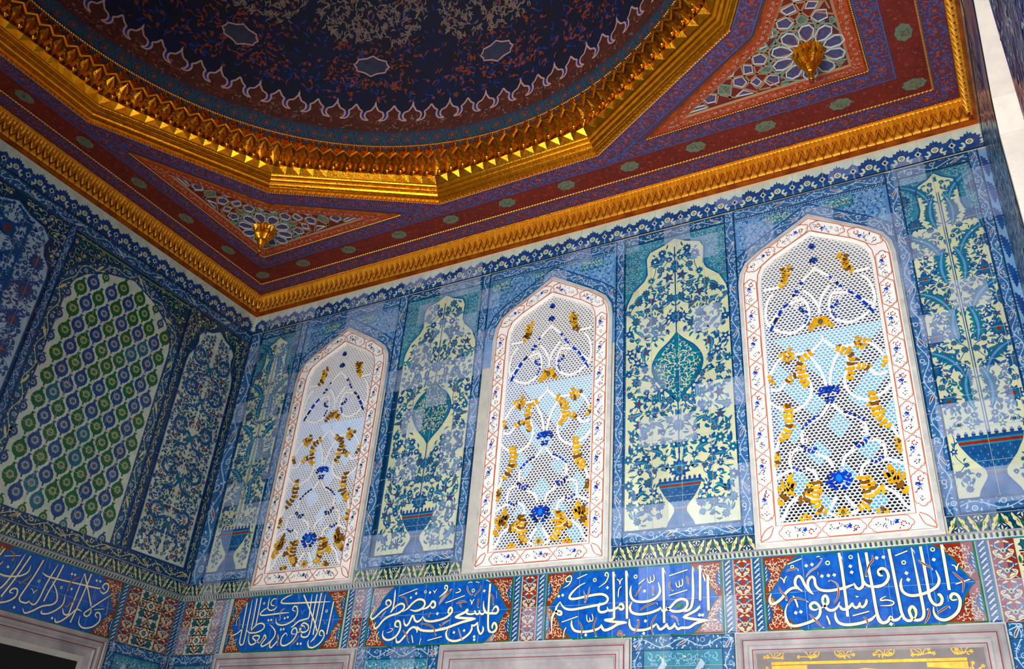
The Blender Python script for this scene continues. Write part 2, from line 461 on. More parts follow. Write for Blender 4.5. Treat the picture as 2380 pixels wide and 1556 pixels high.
def scroll(mb, path, w, ground='blue', line='pale_blue', leaf='white_glaze', flower='white_glaze', core='sealing_red',
           edge='petrol', pitch=None, l=0, seed=1, edgew=.1, dense=1.):
    """border strip: undulating vine with leaves and round flowers"""
    r = random.Random(seed)
    ground_strip(mb, path, w, ground, l)
    T, L = strip_map(path)
    n = max(1, round(L / (pitch or w * 1.5))); p = L / n
    K = 8 * n
    mb.stroke([T(L * i / K, .27 * w * sin(2 * pi * i / 16.)) for i in range(K + 1)], w * .065, leaf, l + 1, k=1)
    for i in range(n):
        sg = 1 if i % 2 == 0 else -1
        s0 = (i + .5) * p
        x, y = T(s0, -.16 * w * sg)
        if i % 3 == 2:
            a = T(s0 - .3 * p, -.2 * w * sg); b = T(s0 + .35 * p, .1 * w * sg); an = atan2(b[1] - a[1], b[0] - a[0])
            mb.leaf(a[0], a[1], an, p * .75, w * .26, leaf, l + 2, bend=.3 * sg)
            mb.leaf(a[0] + .12 * (b[0] - a[0]), a[1] + .12 * (b[1] - a[1]), an, p * .5, w * .12, core, l + 3, bend=.3 * sg)
        else:
            mb.disc(x, y, w * .19, flower, l + 2, n=8); mb.disc(x, y, w * .12, ground, l + 3, n=7); mb.disc(x, y, w * .05, core if i % 2 else flower, l + 4, n=5)
        for k in range(int(10 * dense)):
            s1 = s0 + ((k + .5) / 10 - .5 + r.uniform(-.05, .05)) * p; t1 = (-1 if k % 2 else 1) * r.uniform(.14, .36) * w
            q = T(s1, t1); mb.leaf(q[0], q[1], r.random() * 6.28, w * (.24 + .16 * r.random()), w * .12, leaf if k % 3 else line, l + 2, bend=r.choice((-1.7, 1.7)), n=4)
    if edge:
        for o in (.5 - edgew / 2, -.5 + edgew / 2):
            ground_strip(mb, off_path(path, o * w), w * edgew, edge, l + 5)

def curls(mb, box, inside, pitch, line, leaf, flower=None, core=None, l=1, seed=3, lw=.07, acc=None):
    """arabesque field: rows of spirals with half leaves"""
    r = random.Random(seed)
    x0, y0, x1, y1 = box
    ny = int((y1 - y0) / (pitch * .86)) + 1; nx = int((x1 - x0) / pitch) + 1
    for j in range(ny + 1):
        for i in range(nx + 1):
            x = x0 + (i + .5 * (j % 2)) * pitch + r.uniform(-.1, .1) * pitch; y = y0 + j * pitch * .86 + r.uniform(-.1, .1) * pitch
            if not inside(x, y): continue
            sg = 1 if (i + j) % 2 else -1; a0 = r.random() * 6.28
            pts = [(x + pitch * (.12 + .34 * t / 7) * cos(a0 + sg * 5.2 * t / 7), y + pitch * (.12 + .34 * t / 7) * sin(a0 + sg * 5.2 * t / 7)) for t in range(8)]
            pts = [p for p in pts if inside(*p)]
            if len(pts) > 3: mb.stroke(pts, pitch * lw, line, l, k=1)
            for t in range(3):
                a = a0 + t * 2.1 + .5; px, py = x + .3 * pitch * cos(a), y + .3 * pitch * sin(a)
                ex, ey = px + .4 * pitch * cos(a + .6 * sg), py + .4 * pitch * sin(a + .6 * sg)
                if inside(px, py) and inside(ex, ey):
                    mb.leaf(px, py, a, pitch * .48, pitch * .21, leaf if not acc or r.random() > .25 else acc, l + 1, bend=1.3 * sg, n=4)
            if flower and (i * 2 + j) % 3 == 0:
                mb.disc(x, y, pitch * .17, flower, l + 2, n=7)
                if core: mb.disc(x, y, pitch * .08, core, l + 3, n=5)

def flora(mb, box, inside, pitch=.14, seed=5, stem='blue', leaves=('blue', 'teal', 'navy'), fl=(('blue', 'turquoise', 'sealing_red'), ('teal', 'blue', 'white_glaze'), ('navy', 'blue', 'cream')),
          l=1, big=1., sway=.0, dens=1.):
    """field of blossoms on leafy stems; mirrored if the builder is mirrored"""
    r = random.Random(seed)
    x0, y0, x1, y1 = box
    ny = int((y1 - y0) / (pitch * .8)); nx = max(1, int(round((x1 - x0) / pitch)))
    px = (x1 - x0) / nx
    prev = {}
    for j in range(ny + 1):
        y = y0 + (j + .5) * (y1 - y0) / (ny + 1)
        for i in range(nx + 1):
            x = x0 + (i + .25 + .5 * (j % 2)) * px + r.uniform(-.12, .12) * px; yy = y + r.uniform(-.12, .12) * pitch
            if not inside(x, yy): continue
            q = prev.get(i)
            if q and r.random() < .85:
                mx_, my_ = (x + q[0]) / 2 + r.uniform(-.3, .3) * px, (yy + q[1]) / 2
                if inside(mx_, my_): mb.stroke([q, (mx_, my_), (x, yy)], pitch * .05, stem, l, k=4)
            prev[i] = (x, yy)
            R = pitch * r.uniform(.27, .38) * big
            f = r.choice(fl); k = r.random()
            if k < .55: mb.blossom(x, yy, R, *f, l=l + 2, n=r.choice((7, 8, 9)), rot=r.random())
            elif k < .8: mb.palm(x, yy - R * .6, pi / 2 + r.uniform(-.5, .5), R * .95, *f, l=l + 2)
            else: mb.star(x, yy, R * 1.2, R * .55, 5, f[0], l + 2, r.random()); mb.disc(x, yy, R * .3, f[2], l + 3, n=6)
            for t in range(int((6 + r.randint(0, 2)) * dens)):
                a = r.random() * 6.28; d = R * 1.05
                ax, ay = x + d * cos(a), yy + d * sin(a); LL = pitch * r.uniform(.32, .58); bd = r.choice((-1.3, -.8, .8, 1.3))
                ex, ey = ax + LL * cos(a + bd * .5), ay + LL * sin(a + bd * .5)
                if inside(ex, ey) and inside(ax, ay):
                    mb.leaf(ax, ay, a, LL, LL * r.uniform(.30, .46), r.choice(leaves), l + 1, bend=bd, n=5, m2='sky' if t % 4 == 0 else None)

def in_poly(poly):
    n = len(poly)
    xs = [p[0] for p in poly]; ys = [p[1] for p in poly]; bb = (min(xs), min(ys), max(xs), max(ys))
    def f(x, y):
        if x < bb[0] or x > bb[2] or y < bb[1] or y > bb[3]: return False
        c = False; j = n - 1
        for i in range(n):
            xi, yi = poly[i]; xj, yj = poly[j]
            if (yi > y) != (yj > y) and x < (xj - xi) * (y - yi) / (yj - yi) + xi: c = not c
            j = i
        return c
    return f
def centred(half, xc, z0=0.):
    return [(xc + x, z + z0) for x, z in half] + [(xc - x, z + z0) for x, z in half[::-1] if abs(x) > 1e-6]
def shrink(poly, d):
    cx = sum(p[0] for p in poly) / len(poly); cy = sum(p[1] for p in poly) / len(poly)
    xs = [p[0] for p in poly]; ys = [p[1] for p in poly]
    kx = 1 - 2 * d / (max(xs) - min(xs)); ky = 1 - 2 * d / (max(ys) - min(ys)); my = (max(ys) + min(ys)) / 2
    mx_ = (max(xs) + min(xs)) / 2
    return [(mx_ + (p[0] - mx_) * kx, my + (p[1] - my) * ky) for p in poly]

# ------------------------------------------------------------------ room shell
WINX = (1.52, 4.01, 6.395)
mb = MB(back)
xs = [-.4]
for c in WINX: xs += [c - .46, c + .46]
xs += [W + .4]
for i in range(len(xs) - 1):
    if i % 2 == 0: mb.poly([(xs[i], -3.3), (xs[i + 1], -3.3), (xs[i + 1], H + .6), (xs[i], H + .6)], 'mortar', 0)
    else:
        q = [(xs[i], .18), (xs[i], 2.36), ((xs[i] + xs[i + 1]) / 2, 2.66), (xs[i + 1], 2.36), (xs[i + 1], .18)]
        mb.poly([(xs[i], -3.3), (xs[i + 1], -3.3), (xs[i + 1], .18), (xs[i], .18)], 'mortar', 0)
        mb.poly([q[1], q[2], (q[2][0], H + .6), (xs[i], H + .6)], 'mortar', 0)
        mb.poly([q[2], q[3], (xs[i + 1], H + .6), (q[2][0], H + .6)], 'mortar', 0)
        for a, b in zip(q, q[1:] + q[:1]):
            mb.raw([back(a[0], a[1], 0), back(b[0], b[1], 0), back(b[0], b[1], -.4), back(a[0], a[1], -.4)], [(0, 1, 2, 3)], 'plaster')
mb.build('wall_back', kind='structure')
mb = MB(left); mb.poly([(-W - .4, -3.3), (.4, -3.3), (.4, H + .6), (-W - .4, H + .6)], 'mortar', 0)
mb.build('wall_left', kind='structure')
mb = MB(lambda u, v, d=0: (u, v, -3.3 + d)); mb.poly([(-.4, -W - .4), (W + .4, -W - .4), (W + .4, .4), (-.4, .4)], 'floor_boards', 0)
mb.build('floor', kind='structure')

# right wall with the recess of its own window
RW = [(1.5, -.02), (1.5, 1.95), (1.62, 2.13), (2.15, 2.42), (2.72, 2.13), (2.86, 1.95), (2.86, -.02)]   # u=-y
mb = MB(right)
mb.poly([(-.4, -3.3), (W + .4, -3.3), (W + .4, -.02), (-.4, -.02)], 'mortar', 0)
mb.poly([(-.4, -.02), (1.5, -.02), (1.5, 1.95), (1.62, 2.13), (2.15, 2.42), (2.15, H + .6), (-.4, H + .6)], 'mortar', 0)
mb.poly([(2.15, 2.42), (2.72, 2.13), (2.86, 1.95), (2.86, -.02), (W + .4, -.02), (W + .4, H + .6), (2.15, H + .6)], 'mortar', 0)
for a, b in zip(RW, RW[1:] + RW[:1]):
    mb.raw([right(a[0], a[1], 0), right(b[0], b[1], 0), right(b[0], b[1], -.22), right(a[0], a[1], -.22)], [(0, 1, 2, 3)], 'plaster')
mb.build('wall_right', kind='structure')

# ------------------------------------------------------------------ upper windows of the back wall
WHALF = [(.62, 0), (.62, 2.26), (.605, 2.37), (.55, 2.47), (.44, 2.555), (0, 2.822)]
def wout(xc, d, z0=.04):
    """outline of the arch inset by d"""
    k = (.62 - d) / .62
    h = [(x * k, (z if i else d) - (0 if i == 0 else (d * (.35 + .83 * (1 - x / .62))))) for i, (x, z) in enumerate(WHALF)]
    return centred([(0, d)] + h, xc, z0)
def sub(poly, n):   # resample closed outline
    return resample(list(poly) + [poly[0]], n)

def annulus(mb, A, B, d0, d1, m, n=160):
    """face ring between two similar closed outlines A (at depth d0) and B (d1)"""
    a = []; b = []
    for P, q, d in ((A, a, d0), (B, b, d1)):
        P = list(P) + [P[0]]
        for (x0, y0), (x1, y1) in zip(P, P[1:]):
            for k in range(4): q.append(mb.f(x0 + (x1 - x0) * k / 4, y0 + (y1 - y0) * k / 4, d))
    n = len(a)
    mb.raw(a + b, [(i, (i + 1) % n, n + (i + 1) % n, n + i) for i in range(n)], m)

# vine strokes and coloured glass of the grille, measured on the rightmost window (right half)
def wpts(ox, oy, s, pts, ax=6.395):
    r = []
    for x, y in pts:
        p = at(ox + x / s, oy + y / s, 1, 0.)
        r.append((p.x - ax, p.z))
    return r
C2 = (1680, 480, 2.986); C3 = (1700, 760, 2.856); C4 = (1720, 1000, 2.742)
VINES = [wpts(*C3, [(608, 60), (612, 92), (700, 145), (762, 185), (775, 260), (755, 340), (762, 400), (805, 455), (880, 485), (955, 470), (1020, 430), (1072, 372)]),
         wpts(*C3, [(1110, 735), (1050, 640), (990, 590), (955, 530), (945, 460)]),
         wpts(*C3, [(700, 145), (800, 120), (850, 100), (920, 110), (990, 165), (1030, 220)]),
         wpts(*C3, [(775, 260), (850, 262), (920, 285), (975, 318), (1040, 300)]),
         wpts(*C3, [(655, 385), (668, 280), (712, 170)]),
         wpts(*C3, [(670, 515), (740, 575), (830, 602), (885, 640), (905, 720)]),
         wpts(*C4, [(655, 235), (672, 175), (735, 125), (790, 80), (850, 62), (905, 85), (930, 140), (910, 190), (865, 212), (828, 195)]),
         wpts(*C4, [(695, 548), (770, 500), (815, 430), (800, 350), (775, 290), (790, 225), (870, 192), (950, 190), (1068, 222)]),
         wpts(*C4, [(815, 420), (880, 370), (950, 380), (1010, 420), (1055, 480), (1110, 515)]),
         wpts(*C4, [(672, 420), (735, 492)]),
         wpts(*C2, [(622, 430), (740, 490), (825, 560), (760, 610), (738, 690), (770, 770), (860, 805), (960, 775), (1040, 700), (1055, 620), (1015, 520), (960, 480)]),
         wpts(*C2, [(760, 610), (860, 600), (950, 635), (1060, 690)]),
         wpts(*C2, [(668, 745), (672, 690), (700, 610), (745, 550)]),
         wpts(*C2, [(870, 455), (950, 450), (1020, 425)])]
GOLDCELLS = [(wpts(*C3, [(690, 145), (760, 165), (800, 200), (795, 250), (800, 300), (770, 350)]), 9, .055),
             (wpts(*C3, [(830, 262), (880, 265), (915, 285)]), 3, .045), (wpts(*C3, [(1030, 190), (1020, 240), (1000, 270)]), 3, .035),
             (wpts(*C3, [(945, 425), (945, 480), (960, 540), (975, 590), (1020, 635), (1060, 670)]), 8, .06),
             (wpts(*C3, [(825, 60), (860, 90), (930, 90)]), 4, .04), (wpts(*C3, [(840, 95), (850, 140), (905, 115)]), 4, .045),
             (wpts(*C4, [(790, 290), (800, 350), (815, 420), (805, 470), (760, 510)]), 8, .06),
             (wpts(*C4, [(820, 300), (850, 360), (880, 390), (930, 385)]), 5, .05),
             (wpts(*C4, [(935, 305), (1000, 290), (1060, 300)]), 4, .06), (wpts(*C4, [(985, 235), (945, 270), (1010, 340), (1080, 400)]), 5, .06),
             (wpts(*C4, [(870, 530), (910, 510), (950, 530)]), 3, .04), (wpts(*C4, [(1030, 60), (1010, 100), (1040, 140)]), 4, .05),
             (wpts(*C2, [(790, 345), (830, 360), (855, 420), (905, 460)]), 6, .05), (wpts(*C2, [(860, 330), (850, 380), (880, 430)]), 4, .035),
             (wpts(*C2, [(690, 770), (720, 800), (770, 835)]), 4, .045)]
BLUEBITS = [(wpts(*C3, [(665, 402), (700, 410), (712, 440)]), 3, .03), (wpts(*C3, [(672, 460), (670, 500)]), 2, .03), (wpts(*C3, [(740, 565), (820, 590), (890, 630)]), 5, .018),
            (wpts(*C4, [(660, 265), (700, 295), (700, 330), (660, 380)]), 5, .035), (wpts(*C4, [(735, 75), (760, 105), (830, 45)]), 5, .03), (wpts(*C4, [(830, 195), (870, 205), (920, 170)]), 4, .022),
            (wpts(*C2, [(610, 270), (630, 295)]), 2, .03), (wpts(*C2, [(620, 390), (655, 370)]), 2, .035), (wpts(*C2, [(735, 485), (830, 565)]), 4, .024), (wpts(*C2, [(760, 640), (800, 670), (745, 710)]), 4, .02),
            (wpts(*C2, [(860, 590), (940, 630), (1050, 740)]), 4, .022), (wpts(*C2, [(750, 730), (790, 780)]), 3, .014)]
BLOSSOMS = wpts(*C4, [(790, 22), (785, 82), (735, 120), (845, 62), (905, 85)]) + wpts(*C3, [(880, 660), (885, 710)]) + wpts(*C2, [(790, 590), (775, 640), (815, 640), (765, 520)])

def cartouche(mb, c, a, L, w, d, r, bright):
    """one framed cartouche of the plaster ring, centred on c, long axis a"""
    ca, sa = cos(a), sin(a)
    def T(p): return (c[0] + p[0] * ca - p[1] * sa, c[1] + p[0] * sa + p[1] * ca)
    def shape(k, q):
        l_ = L / 2 * k; h = w / 2 * q
        half = [(-l_, 0), (-l_ * .95, h * .32), (-l_ * .84, h * .5), (-l_ * .80, h * .8), (-l_ * .62, h), (0, h), (l_ * .62, h), (l_ * .80, h * .8), (l_ * .84, h * .5), (l_ * .95, h * .32), (l_, 0)]
        return [T(p) for p in half + [(x, -y) for x, y in half[-2:0:-1]]]
    o = shape(1, 1)
    mb.band3(o + [o[0]], .0050, d, d + .0035, 'red_line', k=1)
    i1 = shape(.9, .86); mb.band3(i1 + [i1[0]], .006, d, d + .006, 'plaster_white', k=1, round_=True)
    # cut leaves and coloured glass bits
    base = mb.base; mb.base = d
    for k in range(16):
        t = r.uniform(-.38, .38) * L; u = r.uniform(-.28, .28) * w
        p = T((t, u)); mb.leaf(p[0], p[1], r.random() * 6.28, w * r.uniform(.18, .32), w * .06, 'glass_navy' if k % 3 else 'stone_rim', 2, bend=r.choice((-1, 1)), n=4)
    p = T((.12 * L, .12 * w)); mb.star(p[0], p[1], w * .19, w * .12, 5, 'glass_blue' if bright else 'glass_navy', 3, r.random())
    q = T((.27 * L, -.06 * w))
    for k in range(6):
        an = k * .9 + a; e = (q[0] + w * .15 * cos(an), q[1] + w * .15 * sin(an))
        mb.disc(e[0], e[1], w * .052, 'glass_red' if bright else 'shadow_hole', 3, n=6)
    q = T((-.28 * L, .0))
    for k in range(4):
        an = k * 1.5 + a; e = (q[0] + w * .12 * cos(an), q[1] + w * .12 * sin(an))
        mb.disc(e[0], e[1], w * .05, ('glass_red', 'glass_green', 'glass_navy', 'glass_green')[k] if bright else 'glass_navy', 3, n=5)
    for k in range(4):
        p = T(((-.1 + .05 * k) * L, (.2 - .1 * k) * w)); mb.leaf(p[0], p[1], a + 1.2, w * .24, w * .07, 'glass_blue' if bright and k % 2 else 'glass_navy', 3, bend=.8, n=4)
    mb.base = base
    for k in range(3):
        p = [T((-.3 * L + .3 * L * k / 2 + x, y)) for x, y in ((0, -.2 * w), (.06 * L, .05 * w), (.12 * L, .22 * w))]
        mb.band3(p, .004, d, d + .005, 'plaster_white', k=3, round_=True)

def pane_mat():
    m = bpy.data.materials.new('window_glass'); m.use_nodes = True
    nt = m.node_tree; n = nt.nodes; l = nt.links; n.remove(n['Principled BSDF'])
    t = n.new('ShaderNodeBsdfTransparent'); t.inputs[0].default_value = (.28, .62, .9, 1)
    g = n.new('ShaderNodeBsdfGlossy'); g.inputs[0].default_value = (.8, .9, 1, 1); g.inputs['Roughness'].default_value = .1
    x = n.new('ShaderNodeMixShader'); x.inputs[0].default_value = .07
    l.new(t.outputs[0], x.inputs[1]); l.new(g.outputs[0], x.inputs[2]); l.new(x.outputs[0], n['Material Output'].inputs[0])
    M['window_glass'] = m
pane_mat()

def make_window(idx, xc, seed, bright, f=back, name=None):
    r = random.Random(seed)
    root = empty(name or 'window_%d' % idx, f(xc, .04, 0), kind='structure')
    O0, O1, O2, O3 = wout(xc, 0), wout(xc, .035), wout(xc, .155), wout(xc, .185)
    mb = MB(f)
    annulus(mb, O0, O0, 0, .02, 'stone_rim'); annulus(mb, O0, O1, .02, .026, 'stone_rim')
    mb.build('stone_rim', root)
    mb = MB(f)
    annulus(mb, O1, O2, .026, .03, 'plaster_white'); annulus(mb, O2, O3, .03, .008, 'plaster_white')
    annulus(mb, O3, O3, .008, -.03, 'plaster_white')
    A, B = wout(xc, .046), wout(xc, .157)
    mb.band3(A + [A[0]], .0055, .027, .033, 'red_line', k=1); mb.band3(B + [B[0]], .0055, .028, .034, 'red_line', k=1)
    mid = wout(xc, .101)
    # cartouches: bottom, sides, arch slopes
    zt = 2.33; zb = .235; n = 8; L = (zt - zb) / n
    for sx in (1, -1):
        x = xc + sx * (.62 - .101)
        for k in range(n): cartouche(mb, (x, zb + L * (k + .5)), pi / 2, L * .97, .106, .031, r, bright)
        sl = [p for p in mid if (p[0] - xc) * sx > -1e-6 and p[1] > 2.3]
        sl.sort(key=lambda p: p[1]); T, LL = strip_map(sl)
        for k in range(2):
            p = T(LL * (k + .5) / 2, 0); q = T(LL * (k + .5) / 2 + .04, 0); q0 = T(LL * (k + .5) / 2 - .04, 0)
            cartouche(mb, p, atan2(q[1] - q0[1], q[0] - q0[0]), LL / 2 * .94, .106, .031, r, bright)
        # corner pieces at the foot
        cx_ = xc + sx * .53
        mb.band3([(cx_ + sx * .045, .09), (cx_ - sx * .02, .12), (cx_ - sx * .05, .19)], .006, .03, .034, 'red_line', k=4)
        mb.band3([(cx_ + sx * .05, .1), (cx_ + sx * .01, .17), (cx_ - sx * .045, .2)], .006, .03, .034, 'red_line', k=4)
    for k in range(3): cartouche(mb, (xc + (k - 1) * .30, .141), 0, .292, .106, .031, r, bright)
    mb.build('cartouche_border', root)
    # honeycomb grille
    mb = MB(f); inn = wout(xc, .18); ins = in_poly(wout(xc, .165))
    p, dz, h1, h2 = .033, .0225, .0150, .0075
    j = 0; z = .23
    while z < 2.68:
        x = xc - .47 + (p / 2 if j % 2 else 0)
        while x < xc + .47:
            if ins(x, z):
                hexo = [(x, z + h1), (x + p / 2, z + h2), (x + p / 2, z - h2), (x, z - h1), (x - p / 2, z - h2), (x - p / 2, z + h2)]
                hx = [(x + (a - x) * .76, z + (b - z) * .76) for a, b in hexo]
                vs = [f(a, b, 0) for a, b in hexo] + [f(a, b, .002) for a, b in hx] + [f(a, b, -.013) for a, b in hx]
                mb.raw(vs, [(i, 6 + i, 6 + (i + 1) % 6, (i + 1) % 6) for i in range(6)] + [(6 + i, 12 + i, 12 + (i + 1) % 6, 6 + (i + 1) % 6) for i in range(6)], 'plaster_white')
            x += p
        z += dz; j += 1
    mb.build('honeycomb_grille', root)
    # plaster vines with glass leaves
    mb = MB(f, mirror=xc); mg = MB(f)
    for V in VINES:
        for sx in (1, -1):
            P = [(xc + sx * a, b) for a, b in V]
            P = [q for q in P]
            mb.mir = None
            mb.band3(P, .020, .001, .006, 'plaster_white', k=5, round_=True)
            mb.band3(off_path(smooth(P, 4), .009), .0035, .003, .010, 'plaster_white', k=1)
            mb.band3(off_path(smooth(P, 4), -.009), .0035, .003, .010, 'plaster_white', k=1)
    def cells(lst, ms, k0):
        for path, n, w in lst:
            for sx in (1, -1):
                P = smooth([(xc + sx * a, b) for a, b in path], 5); T, L = strip_map(P)
                for k in range(n):
                    s0 = L * (k + .14) / n; s1 = L * (k + .86) / n; h = w / 2 * (.55 + .35 * r.random() + .3 * sin(pi * (k + .5) / n))
                    cell = [T(s0, -h), T((s0 + s1) / 2, -h * 1.15), T(s1, -h * .8), T(s1 + .004, 0), T(s1, h * .8), T((s0 + s1) / 2, h * 1.15), T(s0, h), T(s0 + .006, 0)]
                    mg.prism(cell, .003, .013, ms[0] if r.random() < k0 else ms[1])
                    if w > .04 and k % 2 == 0:
                        c_ = T((s0 + s1) / 2, h * 1.2 * (1 if r.random() < .5 else -1)); an = r.random() * 6.28; lw_ = w * .5
                        mg.prism([(c_[0] + lw_ * u_ * cos(an) - lw_ * v_ * sin(an), c_[1] + lw_ * u_ * sin(an) + lw_ * v_ * cos(an)) for u_, v_ in ((-.9, 0), (-.3, -.4), (.4, -.35), (1., 0), (.4, .35), (-.3, .4))], .003, .012, ms[0] if r.random() < k0 else ms[1])
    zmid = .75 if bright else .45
    cells(GOLDCELLS, ('glass_amber', 'glass_brown'), zmid)
    cells(BLUEBITS, ('glass_blue', 'glass_navy'), zmid)
    for (a, b) in BLOSSOMS:
        for sx in (1, -1):
            mb.base = .012; mb.star(xc + sx * a, b, .024, .014, 5, 'plaster_white', 1, .3); mg.base = .013; mg.disc(xc + sx * a, b, .006, 'glass_red', 2, n=6)
    # axial palmettes
    def axis(zc, mm, ml, s):
        mg.base = .012; mg.mir = xc
        mg.mir = None; mg.palm(xc, zc - .5 * s, pi / 2, s, mm, ml, 'glass_cyan', 1); mg.mir = xc
        mg.leaf(xc + s * .3, zc, .3, s * 1.2, s * .35, mm, 1, bend=-1.2); mg.leaf(xc + s * .2, zc + s * .4, .9, s * .9, s * .3, mm, 1, bend=-1.)
        mg.mir = None; mg.base = 0
    za = lambda c, p: wpts(*c, [p])[0][1]
    axis(za(C2, (688, 815)), 'glass_amber', 'glass_brown', .06)
    axis(za(C3, (665, 430)), 'glass_blue', 'glass_navy', .045)
    axis(za(C4, (660, 320)), 'glass_blue', 'glass_cyan', .065)
    axis(za(C2, (615, 385)), 'glass_navy', 'glass_blue', .03); axis(za(C2, (605, 285)), 'glass_navy', 'glass_blue', .025)
    axis(za(C4, (470, 568)) if False else .25, 'glass_amber', 'glass_brown', .04)
    mb.build('plaster_vines', root); mg.build('glass_leaves', root)
    mb = MB(f); mb.poly(wout(xc, .1), 'window_glass', 0); o = mb.build('glass_pane', root); 
    for v in o.data.vertices:
        q = Vector(f(0, 0, 0)) - Vector(f(0, 0, .04)); v.co = v.co + q
    # outer lattice and the daylight beyond it
    mb = MB(f)
    mb.base = -.30
    for k in range(-3, 2):
        for sg in (1, -1):
            x0 = xc - .55 * sg; mb.stroke([(x0, .2 + k * .42), (x0 + 1.1 * sg, .2 + k * .42 + 1.3)], .13, 'shadow_hole', 1, k=1)
    mb.rect(xc - .46, 1.9, xc + .46, 2.9, 'shadow_hole', 0)
    mb.build('outer_lattice', root)
    mb = MB(f); mb.base = -.34; mb.rect(xc - .46, .1, xc + .46, 2.6, 'sky_behind', 0); mb.build('daylight_opening', root)
    return root
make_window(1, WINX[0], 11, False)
make_window(2, WINX[1], 12, True)
make_window(3, WINX[2], 13, True)

# window of the right wall, seen at a glancing angle
def make_window4():
    root = empty('window_4', right(2.18, 0, -.2), kind='structure')
    f = lambda u, v, d=0: right(u, v, d - .16)
    sc = .66 / .62
    def O(d): return [(2.18 + (x) * sc, -.02 + z * .855) for x, z in wout(0, d, 0)]
    mb = MB(f); annulus(mb, O(0), O(.04), .0, .02, 'stone_rim'); mb.build('stone_rim', root)
    mb = MB(f); annulus(mb, O(.04), O(.16), .02, .025, 'plaster_white')
    A, B = O(.05), O(.155); mb.band3(A + [A[0]], .008, .02, .03, 'red_line', k=1); mb.band3(B + [B[0]], .008, .024, .03, 'red_line', k=1)
    r = random.Random(4)
    for k in range(8):
        for sx in (1, -1): cartouche(mb, (2.18 + sx * .555, .17 + k * .225), pi / 2, .21, .1, .026, r, False)
    mb.build('cartouche_border', root)
    mb = MB(f); inn = in_poly(O(.15))
    z = .1; j = 0; p = .05; dz = .036; h1, h2 = .024, .012
    while z < 2.4:
        x = 1.6 + (p / 2 if j % 2 else 0)
        while x < 2.8:
            if inn(x, z):
                hexo = [(x, z + h1), (x + p / 2, z + h2), (x + p / 2, z - h2), (x, z - h1), (x - p / 2, z - h2), (x - p / 2, z + h2)]
                hx = [(x + (a - x) * .76, z + (b - z) * .76) for a, b in hexo]
                vs = [f(a, b, .01) for a, b in hexo] + [f(a, b, .013) for a, b in hx] + [f(a, b, -.015) for a, b in hx]
                mb.raw(vs, [(i, 6 + i, 6 + (i + 1) % 6, (i + 1) % 6) for i in range(6)] + [(6 + i, 12 + i, 12 + (i + 1) % 6, 6 + (i + 1) % 6) for i in range(6)], 'plaster_white')
            x += p
        z += dz; j += 1
    mb.build('honeycomb_grille', root)
    mb = MB(f); mb.base = -.05; mb.poly(O(.1), 'glass_navy', 0); mb.build('glass_pane', root)
make_window4()
# ------------------------------------------------------------------ tile revetment of the back wall
BASE_D = .006
FLB = (('blue', 'turquoise', 'sealing_red'), ('teal', 'blue', 'cream'), ('navy', 'blue', 'cream'), ('blue', 'teal', 'sealing_red'))
def joints(mb, x0, y0, x1, y1, step=.245, l=9, w=.0022, ox=0., oy=0.):
    x = x0 + ox + step
    while x < x1 - .02: mb.rect(x - w / 2, y0, x + w / 2, y1, 'mortar', l); x += step
    y = y0 + oy + step
    while y < y1 - .02: mb.rect(x0, y - w / 2, x1, y + w / 2, 'mortar', l); y += step

def vase(mb, xc, z0, s):
    """footed vase painted on the tiles; s = total height"""
    k = s / .40
    def P(q): return [(xc + x * k, z0 + z * k) for x, z in q] + [(xc - x * k, z0 + z * k) for x, z in q[::-1]]
    mb.poly(P([(.115, 0), (.10, .04), (.055, .11), (.048, .135)]), 'blue', 5)
    mb.poly(P([(.048, .135), (.055, .16), (.12, .24), (.165, .32), (.178, .37)]), 'blue', 5)
    mb.poly(P([(.05, .130), (.052, .142)]), 'sealing_red', 7); mb.poly(P([(.05, .142), (.053, .156)]), 'turquoise', 7)
    mb.poly(P([(.160, .312), (.165, .322)]), 'turquoise', 7); mb.poly(P([(.165, .322), (.17, .340)]), 'sealing_red', 7); mb.poly(P([(.17, .34), (.172, .352)]), 'turquoise', 7)
    mb.poly(P([(.172, .352), (.178, .372)]), 'navy', 7)
    for i in range(9): mb.leaf(xc + (-.16 + .04 * i) * k, z0 + .365 * k, pi / 2, .04 * k, .026 * k, 'navy', 6)
    for j in range(6):
        for i in range(9):
            t = (i - 4) / 4.5; zz = .17 + j * .024; hw = .06 + (zz - .16) * .62
            mb.leaf(xc + t * hw * k, z0 + zz * k, pi / 2 + t * -.6, .018 * k, .007 * k, 'navy' if (i + j) % 2 else 'sky', 6, n=3)

